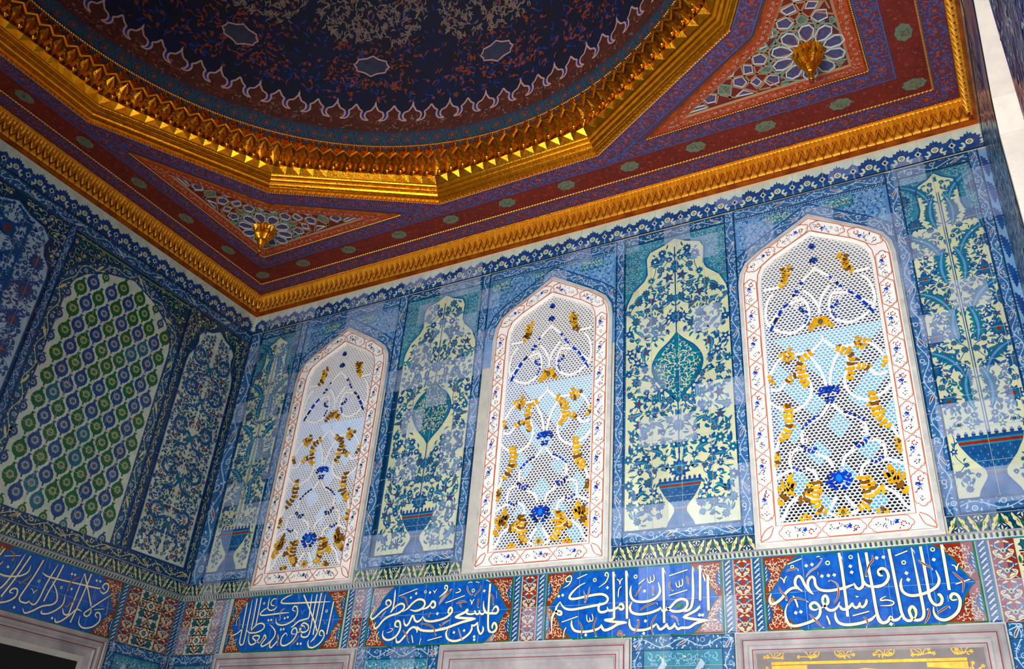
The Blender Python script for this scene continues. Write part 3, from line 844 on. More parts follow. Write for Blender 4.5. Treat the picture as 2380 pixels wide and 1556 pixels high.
FIELD = [(.465, 0), (.465, 2.02), (.455, 2.08), (.40, 2.20), (.29, 2.30), (.262, 2.36), (.27, 2.53), (.235, 2.60), (.10, 2.645), (0, 2.70)]
def tile_panel(name, label, x0, x1, seed, kind='vase', xc=None, hw=None, z0=.165, z1=3.085, ground='cream', bl=.095, br=.095, mir=True, f=back, pal=None, leafset=('blue', 'teal', 'blue', 'teal', 'navy'), field=None, group=None):
    root = empty(name, f((x0 + x1) / 2, z0, 0), label=label, cat='tile mural', group=group)
    r = random.Random(seed)
    xc = xc if xc is not None else (x0 + bl + x1 - br) / 2; hw = hw or (x1 - x0 - bl - br) / 2
    mb = MB(f, mirror=xc if mir else None); mb.base = BASE_D
    mb.rect(x0, z0, x1, z1, 'petrol', -2)
    k = hw / .465
    F = field or [(x * k, z) for x, z in FIELD]
    zb = z0 + .105
    fld = centred(F, xc, zb)
    mm = mb.mir; mb.mir = None; mb.poly(fld, ground, 1)
    mb.stroke(fld + [fld[0]], .013, 'blue', 8, k=1); mb.mir = mm
    ins = in_poly(shrink(fld, .02))
    inst = lambda x, y: ins(x, y) and x >= xc - .004
    # corner spandrels beside the cusped head
    fi = in_poly(fld)
    mb.rect(x0, zb + 1.95, x1, z1, 'turquoise', 0)
    curls(mb, (xc, zb + 1.95, x1, z1), lambda x, y: x >= xc and x < x1 - .03 and y < z1 - .1 and not fi(x, y) and not fi(x - .03, y) and not fi(x, y - .02), .052, 'cream', 'sky', None, None, 1, seed, acc='blue')
    if kind == 'vase':
        mb.mir = None; vase(mb, xc, zb + .0, .40)
        med = [(xc + x, zb + z) for x, z in ((0, 1.03), (.05, 1.10), (.14, 1.20), (.215, 1.33), (.22, 1.44), (.16, 1.55), (.07, 1.63), (0, 1.71))]
        med = smooth(med, 4); med = med + [(2 * xc - x, y) for x, y in med[-2:0:-1]]
        mb.poly(med, 'blue', 4); mb.poly(shrink(med, .012), 'teal', 5); mb.mir = xc
        mi = in_poly(shrink(med, .03))
        curls(mb, (xc, zb + 1.05, xc + .24, zb + 1.7), lambda x, y: mi(x, y) and x > xc, .062, 'cream', 'cream', 'navy', 'cream', 6, seed + 1, lw=.09)
        mo = in_poly(shrink(med, -.02))
        vz = lambda x, y: (y < zb + .42 and abs(x - xc) < .08 + .3 * max(0, (y - zb - .12)) + (.05 if y < zb + .1 else 0))
        ok = lambda x, y: inst(x, y) and not mo(x, y) and not vz(x, y)
        mb.mir = None
        mb.stroke([(xc, zb + .37), (xc, zb + 1.05)], .012, 'blue', 2, k=1); mb.stroke([(xc, zb + 1.7), (xc, zb + 2.6)], .012, 'blue', 2, k=1)
        for zz, R in ((.47, .085), (.84, .06), (1.86, .07), (2.05, .04), (2.38, .05), (.68, .04)):
            mb.star(xc, zb + zz, R, R * .72, 12, 'navy' if R > .06 else 'blue', 5, .1); mb.palm(xc, zb + zz - R * .6, pi / 2, R * .72, 'turquoise', 'blue', 'sealing_red', 6)
        mb.mir = xc
        flora(mb, (xc + .02, zb + .03, xc + hw - .01, zb + 2.62), ok, .128, seed, 'blue', leafset, pal or FLB, l=2, big=1.05, dens=1.15)
        # broad turning leaves
        for zz in [.1 + .23 * i for i in range(11)]:
            for xx in (.12, .3):
                x, y = xc + xx + r.uniform(-.03, .03), zb + zz + r.uniform(-.04, .04)
                if ok(x, y) and ok(x + .05, y + .05) and ok(x - .02, y): mb.leaf(x, y, r.uniform(0, 1.6), .13, .042, 'teal', 4, bend=r.choice((-1.2, 1.2)), m2='sealing_red' if r.random() < .3 else 'sky')
    elif kind == 'saz':
        # tall panel of serrated leaves, carnations and hyacinths around a wide footed bowl
        mb.mir = None; vase(mb, xc, zb, .46); mb.mir = xc
        vz = lambda x, y: (y < zb + .48 and abs(x - xc) < .1 + .3 * max(0, (y - zb - .12)) + (.05 if y < zb + .1 else 0))
        ok = lambda x, y: inst(x, y) and not vz(x, y)
        mb.stroke([(xc + .008, zb + .45), (xc + .008, zb + 2.5)], .008, 'blue', 2, k=1)
        for i in range(8):
            zz = zb + .62 + i * .255
            mb.saz(xc + .05 + .02 * (i % 2), zz, 1.15 + .3 * (i % 2), .34, .075, 'teal', 5, bend=-1.2 if i % 2 else .9, m2='sky')
            mb.blossom(xc + .2 + .06 * (i % 2), zz + .08, .065, 'navy', 'teal', 'sealing_red', 5, n=11)
            for j in range(5):
                a, b = xc + .30 - .03 * (i % 2), zz - .1 + j * .042
                if ok(a, b): mb.disc(a, b, .017, 'navy', 4, n=7); mb.disc(a, b, .007, 'cream', 5, n=5)
        flora(mb, (xc + .02, zb + .03, xc + hw - .01, zb + 2.62), ok, .105, seed, 'blue', leafset, pal or FLB, l=2, big=.8, dens=1.2)
    mb.mir = None
    joints(mb, x0 + bl, zb, x1 - br, z1 - .1, ox=.0)
    mb.build('painted_field', root)
    mb = MB(f); mb.base = BASE_D
    g = dict(ground='border_blue', line='pale_blue', leaf='cool_white', flower='cool_white', edge='petrol', l=9, edgew=.12)
    xb0, xb1 = x0 + bl / 2, x1 - br / 2
    scroll(mb, [(xb0, z0 + .002), (xb0, z1)], bl, seed=seed, **g); scroll(mb, [(xb1, z0 + .002), (xb1, z1)], br, seed=seed + 1, **g)
    scroll(mb, [(x0 + bl, z0 + .053), (x1 - br, z0 + .053)], .105, seed=seed + 2, **g)
    scroll(mb, [(x0 + bl, z1 - .05), (x1 - br, z1 - .05)], .1, seed=seed + 3, **dict(g, ground='border_dark'))
    joints(mb, x0, z0, x0 + bl, z1, step=.245, l=16); joints(mb, x1 - br, z0, x1, z1, l=16)
    mb.build('scroll_border', root)
    return root

tile_panel('tile_mural', 'blue-green flower mural with a footed vase, between the left and middle arched windows', 2.165, 3.29, 21, xc=2.76, hw=.43, bl=.12, br=.10)
tile_panel('tile_mural', 'blue-green flower mural with a footed vase, between the middle and right arched windows', 4.655, 5.775, 22, xc=5.22, hw=.465)
tile_panel('tile_mural', 'tall blue panel of feathery leaves above a wide blue bowl, right of the right-hand window', 7.025, 7.72, 23, kind='saz', xc=7.38, hw=.262, bl=.1, br=.08)
tile_panel('tile_mural', 'narrow dark blue flower mural between the room corner and the left arched window', .016, .895, 24, kind='saz', xc=.50, hw=.28, bl=.2, br=.10)
# narrow edge tiles in the right corner
mb = MB(back); mb.base = BASE_D
mb.rect(7.722, .165, W, 3.085, 'pale_blue', 0)
for i in range(11): mb.saz(7.75, .25 + i * .255, 1.4, .22, .05, 'navy', 2, bend=.5)
mb.build('tile_strip', label='thin tile strip with dark blue leaves in the right corner of the window wall', cat='tile strip')

# spandrels above each arched window
def spandrel(xc, x0, x1, seed, label):
    root = empty('window_spandrel', (xc, 0, 2.5), label=label, cat='tile spandrel')
    mb = MB(back, mirror=None); mb.base = BASE_D
    out = [p for p in wout(xc, -.0) if p[1] > 2.1]
    out.sort(key=lambda p: p[0])
    top = 2.985
    poly = [(x0, 2.0)] + [(out[0][0], 2.0)] + out + [(out[-1][0], 2.0), (x1, 2.0), (x1, top), (x0, top)]
    mb.rect(x0, 2.0, out[0][0] + .01, top, 'sky', 0); mb.rect(out[-1][0] - .01, 2.0, x1, top, 'sky', 0)
    for a, b in zip(out, out[1:]): mb.poly([a, b, (b[0], top), (a[0], top)], 'sky', 0)
    ip = in_poly(poly)
    ok = lambda x, y: ip(x, y) and ip(x + .02, y) and ip(x - .02, y) and ip(x, y - .12)
    curls(mb, (x0, 2.3, x1, top), ok, .056, 'cool_white', 'blue', 'cool_white', 'sealing_red', 1, seed, acc='pale_blue', lw=.08)
    for q in range(int((x1 - x0) / .25)):
        if q % 2 == seed % 2: mb.rect(x0 + q * .25, top - .14, min(x1, x0 + q * .25 + .24), top - .02, 'turquoise', 1); curls(mb, (x0 + q * .25 + .01, top - .13, x0 + q * .25 + .23, top - .03), lambda x, y: x0 + q * .25 + .01 < x < x0 + q * .25 + .23 and top - .13 < y < top - .03, .05, 'cream', 'cream', None, None, 2, seed + q)
    mb.build('arabesque_field', root)
    mb = MB(back); mb.base = BASE_D
    arch = off_path(out, .055)
    arch = [(x0 + .03, 2.05)] * 0 + arch
    scroll(mb, arch, .10, 'border_blue', 'cool_white', 'cool_white', 'cool_white', 'sealing_red', 'navy', l=5, seed=seed, edgew=.1)
    mb.build('arch_border', root)
    mb = MB(back); mb.base = BASE_D
    scroll(mb, [(x0, 3.04), (x1, 3.04)], .1, 'border_blue', 'cool_white', 'cool_white', 'pale_blue', 'sealing_red', 'petrol', l=5, seed=seed + 5, edgew=.06)
    mb.rect(x0, 2.972, x1, 2.990, 'navy', 6)
    n = int((x1 - x0) / .022)
    for i in range(n): mb.leaf(x0 + i * .022, 2.976, .6, .024, .009, 'cool_white', 7, n=3)
    mb.build('top_border', root)
spandrel(WINX[0], .895, 2.165, 31, 'blue arabesque tiles around the head of the left arched window')
spandrel(WINX[1], 3.29, 4.655, 32, 'blue arabesque tiles around the head of the middle arched window')
spandrel(WINX[2], 5.775, 7.025, 33, 'blue arabesque tiles around the head of the right arched window')

# ------------------------------------------------------------------ crested frieze under the ceiling
def crest_frieze(f, u0, u1, label, ph=0.):
    mb = MB(f); mb.base = BASE_D + .002
    mb.rect(u0, ZF, u1, ZC + .02, 'white_glaze', 0)
    mb.rect(u0, ZF, u1, ZF + .012, 'black_blue', 3)
    mb.rect(u0, ZF + .012, u1, ZF + .045, 'blue', 1)
    n = int((u1 - u0) / .252) + 1
    for i in range(-1, n + 1):
        x = u0 + ph + i * .252
        def inside(a): return u0 + .01 < a < u1 - .01
        # tall toothed palmette
        if inside(x - .06) and inside(x + .06):
            h = [(.0, .03), (.05, .03), (.085, .065), (.068, .075), (.098, .098), (.074, .104), (.088, .135), (.06, .132), (.058, .16), (.034, .152), (.024, .178), (.008, .168), (0, .2)]
            mb.poly([(x + a, ZF + b) for a, b in h[1:]] + [(x - a, ZF + b) for a, b in h[-2:0:-1]], 'navy', 2)
            mb.disc(x, ZF + .088, .030, 'white_glaze', 4, n=9); mb.disc(x, ZF + .088, .020, 'lemon', 5, n=8)
            for k in range(4): mb.disc(x + .010 * cos(k * 1.57), ZF + .088 + .012 * sin(k * 1.57), .006, 'black_blue', 6, n=5)
            for k in (-1, 0, 1): mb.disc(x + .03 * k, ZF + .135 - .012 * abs(k), .006, 'sealing_red', 6, n=5)
        y = x + .126
        if inside(y - .06) and inside(y + .06):
            h = [(.045, .035), (.075, .07), (.06, .085), (.07, .11), (.04, .13), (.02, .15), (0, .168)]
            mb.poly([(y + a, ZF + b) for a, b in h] + [(y - a, ZF + b) for a, b in h[-2::-1]], 'navy', 2)
            mb.poly([(y, ZF + .055), (y + .028, ZF + .088), (y, ZF + .12), (y - .028, ZF + .088)], 'white_glaze', 4)
            mb.poly([(y, ZF + .07), (y + .015, ZF + .088), (y, ZF + .107), (y - .015, ZF + .088)], 'black_blue', 5)
            # white reversed curls either side
            for sx in (1, -1):
                c = y + sx * .063
                if inside(c + .03) and inside(c - .03): mb.stroke([(c + sx * -.018, ZF + .052), (c + sx * .002, ZF + .040), (c + sx * .022, ZF + .052), (c + sx * .016, ZF + .078), (c + sx * .002, ZF + .088)], .019, 'white_glaze', 6, taper=3, k=4)
                if inside(c): mb.disc(c, ZF + .022, .010, 'lemon', 5, n=6)
            mb.stroke([(y, ZF + .012), (y, ZF + .05)], .008, 'pale_blue', 5, k=1)
    k = u0
    while k < u1: mb.rect(k, ZF, k + .002, ZC, 'mortar', 8); k += .252
    return mb.build('crested_frieze', label=label, cat='tile frieze')
crest_frieze(back, 0, W, 'white frieze with a row of blue crests under the gold cornice on the window wall', .12)
crest_frieze(left, -W, 0, 'white frieze with a row of blue crests under the gold cornice on the left wall', .1)
crest_frieze(right, 0, 1.4, 'blue crested frieze above the tiles at the far right edge', .1)

# ------------------------------------------------------------------ split-leaf band and ledge
def leaf_band(f, u0, u1, label, z0=.035, z1=.16):
    mb = MB(f); mb.base = BASE_D
    mb.rect(u0, z0, u1, z1, 'petrol', 0)
    h = z1 - z0; n = max(1, round((u1 - u0) / .125)); p = (u1 - u0) / n
    for i in range(n):
        x = u0 + (i + .5) * p; up = 1 if i % 2 else -1; zc = (z0 + z1) / 2
        for sx in (1, -1):
            mb.stroke([(x + sx * .008, zc - up * .44 * h), (x + sx * .022, zc - up * .2 * h), (x + sx * .030, zc + up * .05 * h), (x + sx * .050, zc + up * .25 * h), (x + sx * .058, zc + up * .44 * h)], .015, 'lemon', 2, taper=3, k=4)
            mb.leaf(x + sx * .028, zc - up * .3 * h, (pi / 2) * up - sx * up * .7, .045, .016, 'lemon', 2, bend=sx * up * .9)
            mb.leaf(x + sx * .036, zc + up * .0, (pi / 2) * up - sx * up * 1.2, .034, .012, 'lemon', 2, bend=sx * up * .9)
            mb.leaf(x + sx * .030, zc + up * .30 * h, (pi / 2) * up + sx * up * .9, .030, .010, 'lemon', 2)
            mb.stroke([(x + sx * .024, zc - up * .12 * h), (x + sx * .034, zc + up * .10 * h)], .005, 'sealing_red', 4, k=1)
            mb.leaf(x + sx * .003, zc - up * .25 * h, pi / 2 * up + sx * .5, .045, .014, 'emerald', 3)
            mb.leaf(x + sx * .006, zc + up * .1 * h, pi / 2 * up - sx * up * .9, .026, .009, 'white_glaze', 3)
            mb.leaf(x + sx * .052, zc - up * .40 * h, pi / 2 * up, .030, .010, 'emerald', 2)
        mb.leaf(x, zc + up * .16 * h, pi / 2 * up, .036, .012, 'white_glaze', 3); mb.disc(x, zc + up * .08 * h, .006, 'sealing_red', 4, n=6)
    mb.rect(u0, z1 - .007, u1, z1, 'navy', 5); mb.rect(u0, z0, u1, z0 + .006, 'turquoise', 5)
    k = u0 + .25
    while k < u1: mb.rect(k, z0, k + .002, z1, 'mortar', 8); k += .25
    return mb.build('leaf_band', label=label, cat='tile band')
leaf_band(back, .0, .895, 'dark green band of split yellow leaves at the foot of the corner tile panel')
leaf_band(back, 2.145, 3.285, 'dark green band of split yellow leaves between the left and middle windows')
leaf_band(back, 4.655, 5.77, 'dark green band of split yellow leaves between the middle and right windows')
leaf_band(back, 7.03, W, 'dark green band of split yellow leaves right of the right-hand window')
leaf_band(left, -W, 0, 'long dark band of split pale leaves across the left wall', .05, .17)

def ledge(f, u0, u1, label):
    root = empty('tile_ledge', f((u0 + u1) / 2, .0, 0), label=label, cat='ledge')
    mb = MB(f)
    prof = [(.0, .045), (.030, .040), (.034, .026), (.028, .016), (.016, .002), (.012, -.012), (0, -.014)]
    n = len(prof)
    mb.raw([f(u, z, d) for u in (u0, u1) for d, z in prof], [(i, i + 1, n + i + 1, n + i) for i in range(n - 1)] + [list(range(n)), list(range(n, 2 * n))], 'marble')
    mb.build('marble_moulding', root)
    mb = MB(f); k = u0 + .008; i = 0
    while k < u1 - .01:
        m = ('navy', 'cream', 'green', 'cream')[i % 4]
        mb.raw([f(k, .0235, .0335), f(k + .011, .0235, .0335), f(k + .011, -.002, .0175), f(k, -.002, .0175)], [(0, 1, 2, 3)], m); k += .0165; i += 1
    mb.build('striped_tiles', root, kind='stuff')
    mb = MB(f); mb.base = .013; mb.rect(u0, -.014, u1, -.0035, 'turquoise', 1); mb.build('turquoise_fillet', root)
ledge(back, 0, W, 'thin projecting ledge with a striped edge above the inscriptions on the window wall')
ledge(left, -W, 0, 'thin projecting ledge with a striped edge above the inscription on the left wall')

# ------------------------------------------------------------------ pilaster strips between the inscriptions
ZT, ZB = -.015, -.520
def braid(mb, x0, x1):
    mb.rect(x0, ZB, x1, ZT, 'navy', 0); w = x1 - x0; n = 14; p = (ZT - ZB) / n
    for i in range(n):
        z = ZB + i * p
        mb.stroke([(x0 + .12 * w, z), (x0 + .5 * w, z + .55 * p), (x0 + .85 * w, z + 1.0 * p)], w * .17, 'white_glaze', 2, taper=3, k=3)
        mb.stroke([(x1 - .12 * w, z + .3 * p), (x0 + .55 * w, z + .75 * p)], w * .13, 'white_glaze', 2, taper=3, k=1)
        mb.stroke([(x1 - .1 * w, z + .8 * p), (x0 + .3 * w, z + 1.0 * p)], w * .08, 'pale_blue', 2, taper=3, k=1)
def redstrip(mb, x0, x1, seed):
    mb.rect(x0, ZB, x1, ZT, 'sealing_red', 0); w = x1 - x0; xc = (x0 + x1) / 2
    mb.mir = xc
    n = 4; p = (ZT - ZB) / n
    for i in range(n):
        z = ZB + i * p
        for k in range(5): mb.leaf(xc + w * (.08 + .07 * k), z + p * (.1 + .17 * k), (.4, 2.0, 5.2, 1.2, 4.1)[k], .26 * w, .07 * w, ('cream', 'navy', 'cream', 'cool_white', 'navy')[k], 3, bend=1.2 * (-1) ** k)
        mb.stroke([(xc, z), (xc + .3 * w, z + .18 * p), (xc + .4 * w, z + .42 * p), (xc + .12 * w, z + .5 * p), (xc + .3 * w, z + .7 * p), (xc + .1 * w, z + .95 * p)], w * .06, 'cream', 2, k=4)
        mb.stroke([(xc + .45 * w, z), (xc + .2 * w, z + .25 * p), (xc + .05 * w, z + .42 * p)], w * .05, 'pale_blue', 2, k=4)
        mb.leaf(xc + .1 * w, z + .55 * p, .6, .4 * w, .14 * w, 'blue', 3, bend=.8); mb.leaf(xc + .05 * w, z + .1 * p, 1., .35 * w, .12 * w, 'cream', 3, bend=-.8)
        mb.leaf(xc + .3 * w, z + .8 * p, 2.4, .3 * w, .1 * w, 'cream', 3, bend=.8)
    mb.mir = None
    for i in range(n): mb.palm(xc, ZB + i * p + .3 * p, pi / 2, .15 * w, 'cream', 'navy', 'emerald', 4)
def diamond(mb, x0, x1):
    mb.rect(x0, ZB, x1, ZT, 'cream', 0); w = x1 - x0; xc = (x0 + x1) / 2; p = (ZT - ZB) / 2
    mb.mir = xc
    for i in range(2):
        z = ZB + i * p; zc = z + p / 2
        for zz in (z + .16 * p, z + .84 * p):
            mb.blossom(xc + .3 * w, zz, .15 * w, 'navy', 'green', 'navy', 3, n=6)
        mb.stroke([(xc, z + .02 * p), (xc + .13 * w, z + .14 * p), (xc + .05 * w, z + .28 * p), (xc + .18 * w, zc - .08 * p), (xc + .42 * w, zc - .12 * p), (xc + .33 * w, zc), (xc + .42 * w, zc + .12 * p), (xc + .18 * w, zc + .08 * p), (xc + .05 * w, z + .72 * p), (xc + .13 * w, z + .86 * p), (xc, z + .98 * p)], .035 * w, 'sealing_red', 2, k=4)
        mb.stroke([(xc, z + .3 * p), (xc + .22 * w, z + .33 * p), (xc + .2 * w, zc), (xc + .22 * w, z + .67 * p), (xc, z + .7 * p)], .03 * w, 'black_blue', 3, k=4)
        mb.stroke([(xc + .03 * w, z + .15 * p), (xc + .2 * w, z + .3 * p), (xc + .44 * w, z + .32 * p)], .035 * w, 'black_blue', 3, k=4)
        mb.stroke([(xc + .03 * w, z + .85 * p), (xc + .2 * w, z + .7 * p), (xc + .44 * w, z + .68 * p)], .035 * w, 'black_blue', 3, k=4)
        mb.leaf(xc + .46 * w, z + .36 * p, pi / 2, .22 * p, .08 * w, 'green', 3); mb.leaf(xc + .02 * w, z + .04 * p, .3, .3 * w, .07 * w, 'black_blue', 3)
    mb.mir = None
    for i in range(2):
        zc = ZB + (i + .5) * p
        mb.blossom(xc, zc, .1 * w, 'navy', 'blue', 'cream', 5, n=6)
        for sx in (1, -1): mb.blossom(xc + sx * .34 * w, zc, .07 * w, 'sealing_red', 'navy', 'navy', 5, n=5)
        for sz in (1, -1): mb.blossom(xc, zc + sz * .36 * p, .06 * w, 'sealing_red', 'navy', 'navy', 5, n=5)
def stripset(f, parts, label):
    """parts: list of (kind, x0, x1)"""
    a = parts[0][1]; b = parts[-1][2]
    root = empty('tile_pilaster', f((a + b) / 2, ZB, 0), label=label, cat='tile pilaster')
    for k, x0, x1 in parts:
        mb = MB(f); mb.base = BASE_D
        {'b': lambda: braid(mb, x0, x1), 'r': lambda: redstrip(mb, x0, x1, 3), 'd': lambda: diamond(mb, x0, x1)}[k]()
        if k == 'b':
            mb.rect(x0 - .007, ZB, x0, ZT, 'turquoise', 3); mb.rect(x1, ZB, x1 + .007, ZT, 'turquoise', 3)
        mb.rect(x0, -.269, x1, -.266, 'mortar', 8)
        mb.build({'b': 'braid_strip', 'r': 'red_strip', 'd': 'star_strip'}[k], root)
stripset(back, [('b', .008, .055), ('r', .065, .180), ('d', .182, .465), ('r', .468, .588), ('b', .602, .655)], 'red and white patterned tile strips in the corner, left of the first inscription')
stripset(back, [('b', 2.128, 2.185), ('r', 2.200, 2.305), ('b', 2.320, 2.372)], 'red and blue tile strips between the first and second inscription from the corner')
stripset(back, [('b', 3.815, 3.872), ('r', 3.888, 4.018), ('b', 4.034, 4.092)], 'red and blue tile strips between the second and third inscription from the corner')
stripset(back, [('b', 5.534, 5.590), ('r', 5.604, 5.727), ('b', 5.745, 5.800)], 'red and blue tile strips between the third inscription and the rightmost one')
stripset(back, [('b', 7.178, 7.232), ('r', 7.250, 7.388), ('d', 7.392, 7.66), ('r', 7.662, 7.775)], 'red strip and white star tiles right of the rightmost inscription')
stripset(left, [('b', -.728, -.672), ('r', -.658, -.522), ('d', -.518, -.235), ('r', -.232, -.072), ('b', -.060, -.010)], 'red and white patterned tile strips on the left wall beside the corner')
# ------------------------------------------------------------------ left wall tiles
# blind arch filled with an ogee lattice of leaf medallions
LXC = -1.65
LH = [(.63, 0), (.63, 2.06), (.60, 2.20), (.50, 2.33), (.30, 2.46), (0, 2.56)]
lat = centred(LH, LXC, .285)
root = empty('lattice_tile_mural', left(LXC, .285, 0), label='arched white panel with rows of green and blue leaf medallions on the left wall', cat='tile mural')
mb = MB(left); mb.base = BASE_D
mb.poly(lat, 'white_glaze', 1)
il = in_poly(shrink(lat, .035)); il0 = in_poly(lat)
rr = random.Random(8)
j = 0; z = .30
while z < 2.9:
    i = 0; y = LXC - .72 + (.105 if j % 2 else 0)
    while y < LXC + .72:
        cx_, cz = y + rr.uniform(-.003, .003), z + rr.uniform(-.003, .003)
        if il0(cx_, cz + .02):
            full = all(il0(cx_ + a, cz + b) for a, b in ((.06, 0), (-.06, 0), (0, .08), (0, -.07)))
            m = ('green', 'navy')[(j + (rr.random() < .12)) % 2] if rr.random() > .08 else 'teal'
            sc = 1.2 if full else .7
            h = [(0, -.082), (.012, -.066), (.034, -.052), (.053, -.024), (.056, .002), (.044, .032), (.02, .056), (.008, .070), (.012, .078), (0, .098)]
            pts = [(cx_ + a * sc, cz + b * sc) for a, b in h] + [(cx_ - a * sc, cz + b * sc) for a, b in h[-2:0:-1]]
            # toothed outline
            q = []
            for k in range(len(pts)):
                a, b = pts[k], pts[(k + 1) % len(pts)]; mx_, my_ = (a[0] + b[0]) / 2, (a[1] + b[1]) / 2
                d = hypot(mx_ - cx_, my_ - cz) or 1; q += [a, (mx_ + (mx_ - cx_) / d * .006, my_ + (my_ - cz) / d * .006)]
            mb.poly(q, m, 3)
            mb.stroke([(cx_ + .004, cz + .08 * sc), (cx_ + .016, cz + .088 * sc), (cx_ + .020, cz + .098 * sc)], .009, m, 3, k=3)
            mb.star(cx_, cz, .034 * sc, .022 * sc, 6, 'cream' if m != 'green' else 'lemon', 4); mb.star(cx_, cz, .028 * sc, .018 * sc, 6, m, 5, .2)
            for k in range(6): mb.leaf(cx_ + .008 * cos(k), cz + .008 * sin(k), k * 1.05, .034 * sc, .007, 'cream' if m != 'green' else 'lemon', 6, bend=1.2, n=3)
            mb.disc(cx_, cz - .086 * sc, .010, m, 3, n=5)
        y += .21; i += 1
    z += .12; j += 1
joints(mb, LXC - .63, .285, LXC + .63, 2.3, ox=.08, w=.003)
mb.build('medallion_field', root)
# thin coloured rim and scroll borders
mb = MB(left); mb.base = BASE_D
arch = [p for p in lat]; arch = arch[:len(LH)] + arch[len(LH):]
path = centred(LH, LXC, .285); path = path  # right foot -> apex -> left foot
scroll(mb, off_path(path, -.055), .11, 'border_dark', 'pale_blue', 'lemon', 'cool_white', 'lemon', 'navy', l=3, seed=4, edgew=.08)
scroll(mb, [(LXC - .74, .230), (-.03, .230)], .105, 'petrol', 'pale_blue', 'lemon', 'lemon', 'sealing_red', 'navy', l=6, seed=5, edgew=.07)
scroll(mb, [(-W, .230), (LXC - .74, .230)], .105, 'petrol', 'pale_blue', 'lemon', 'lemon', 'sealing_red', 'navy', l=6, seed=6, edgew=.07)
mb.build('scroll_border', root)
# green spandrels above the blind arch
mb = MB(left); mb.base = BASE_D - .002
top = 2.985
mb.rect(LXC - .75, 2.1, LXC + .75, top, 'petrol', 0)
ok = lambda x, y: LXC - .73 < x < LXC + .73 and y < top - .02 and not il0(x, y) and not il0(x - .05, y - .09) and not il0(x + .05, y - .09) and not il0(x, y - .12)
curls(mb, (LXC - .75, 2.2, LXC + .75, top), ok, .085, 'lemon', 'emerald', 'lemon', 'sealing_red', 1, 9, acc='teal')
mb.rect(LXC - .75, 2.93, LXC + .75, 2.955, 'green', 4)
for i in range(68): mb.leaf(LXC - .74 + i * .022, 2.936, .6, .024, .010, 'lemon', 5, n=3)
mb.build('arabesque_spandrel', root)

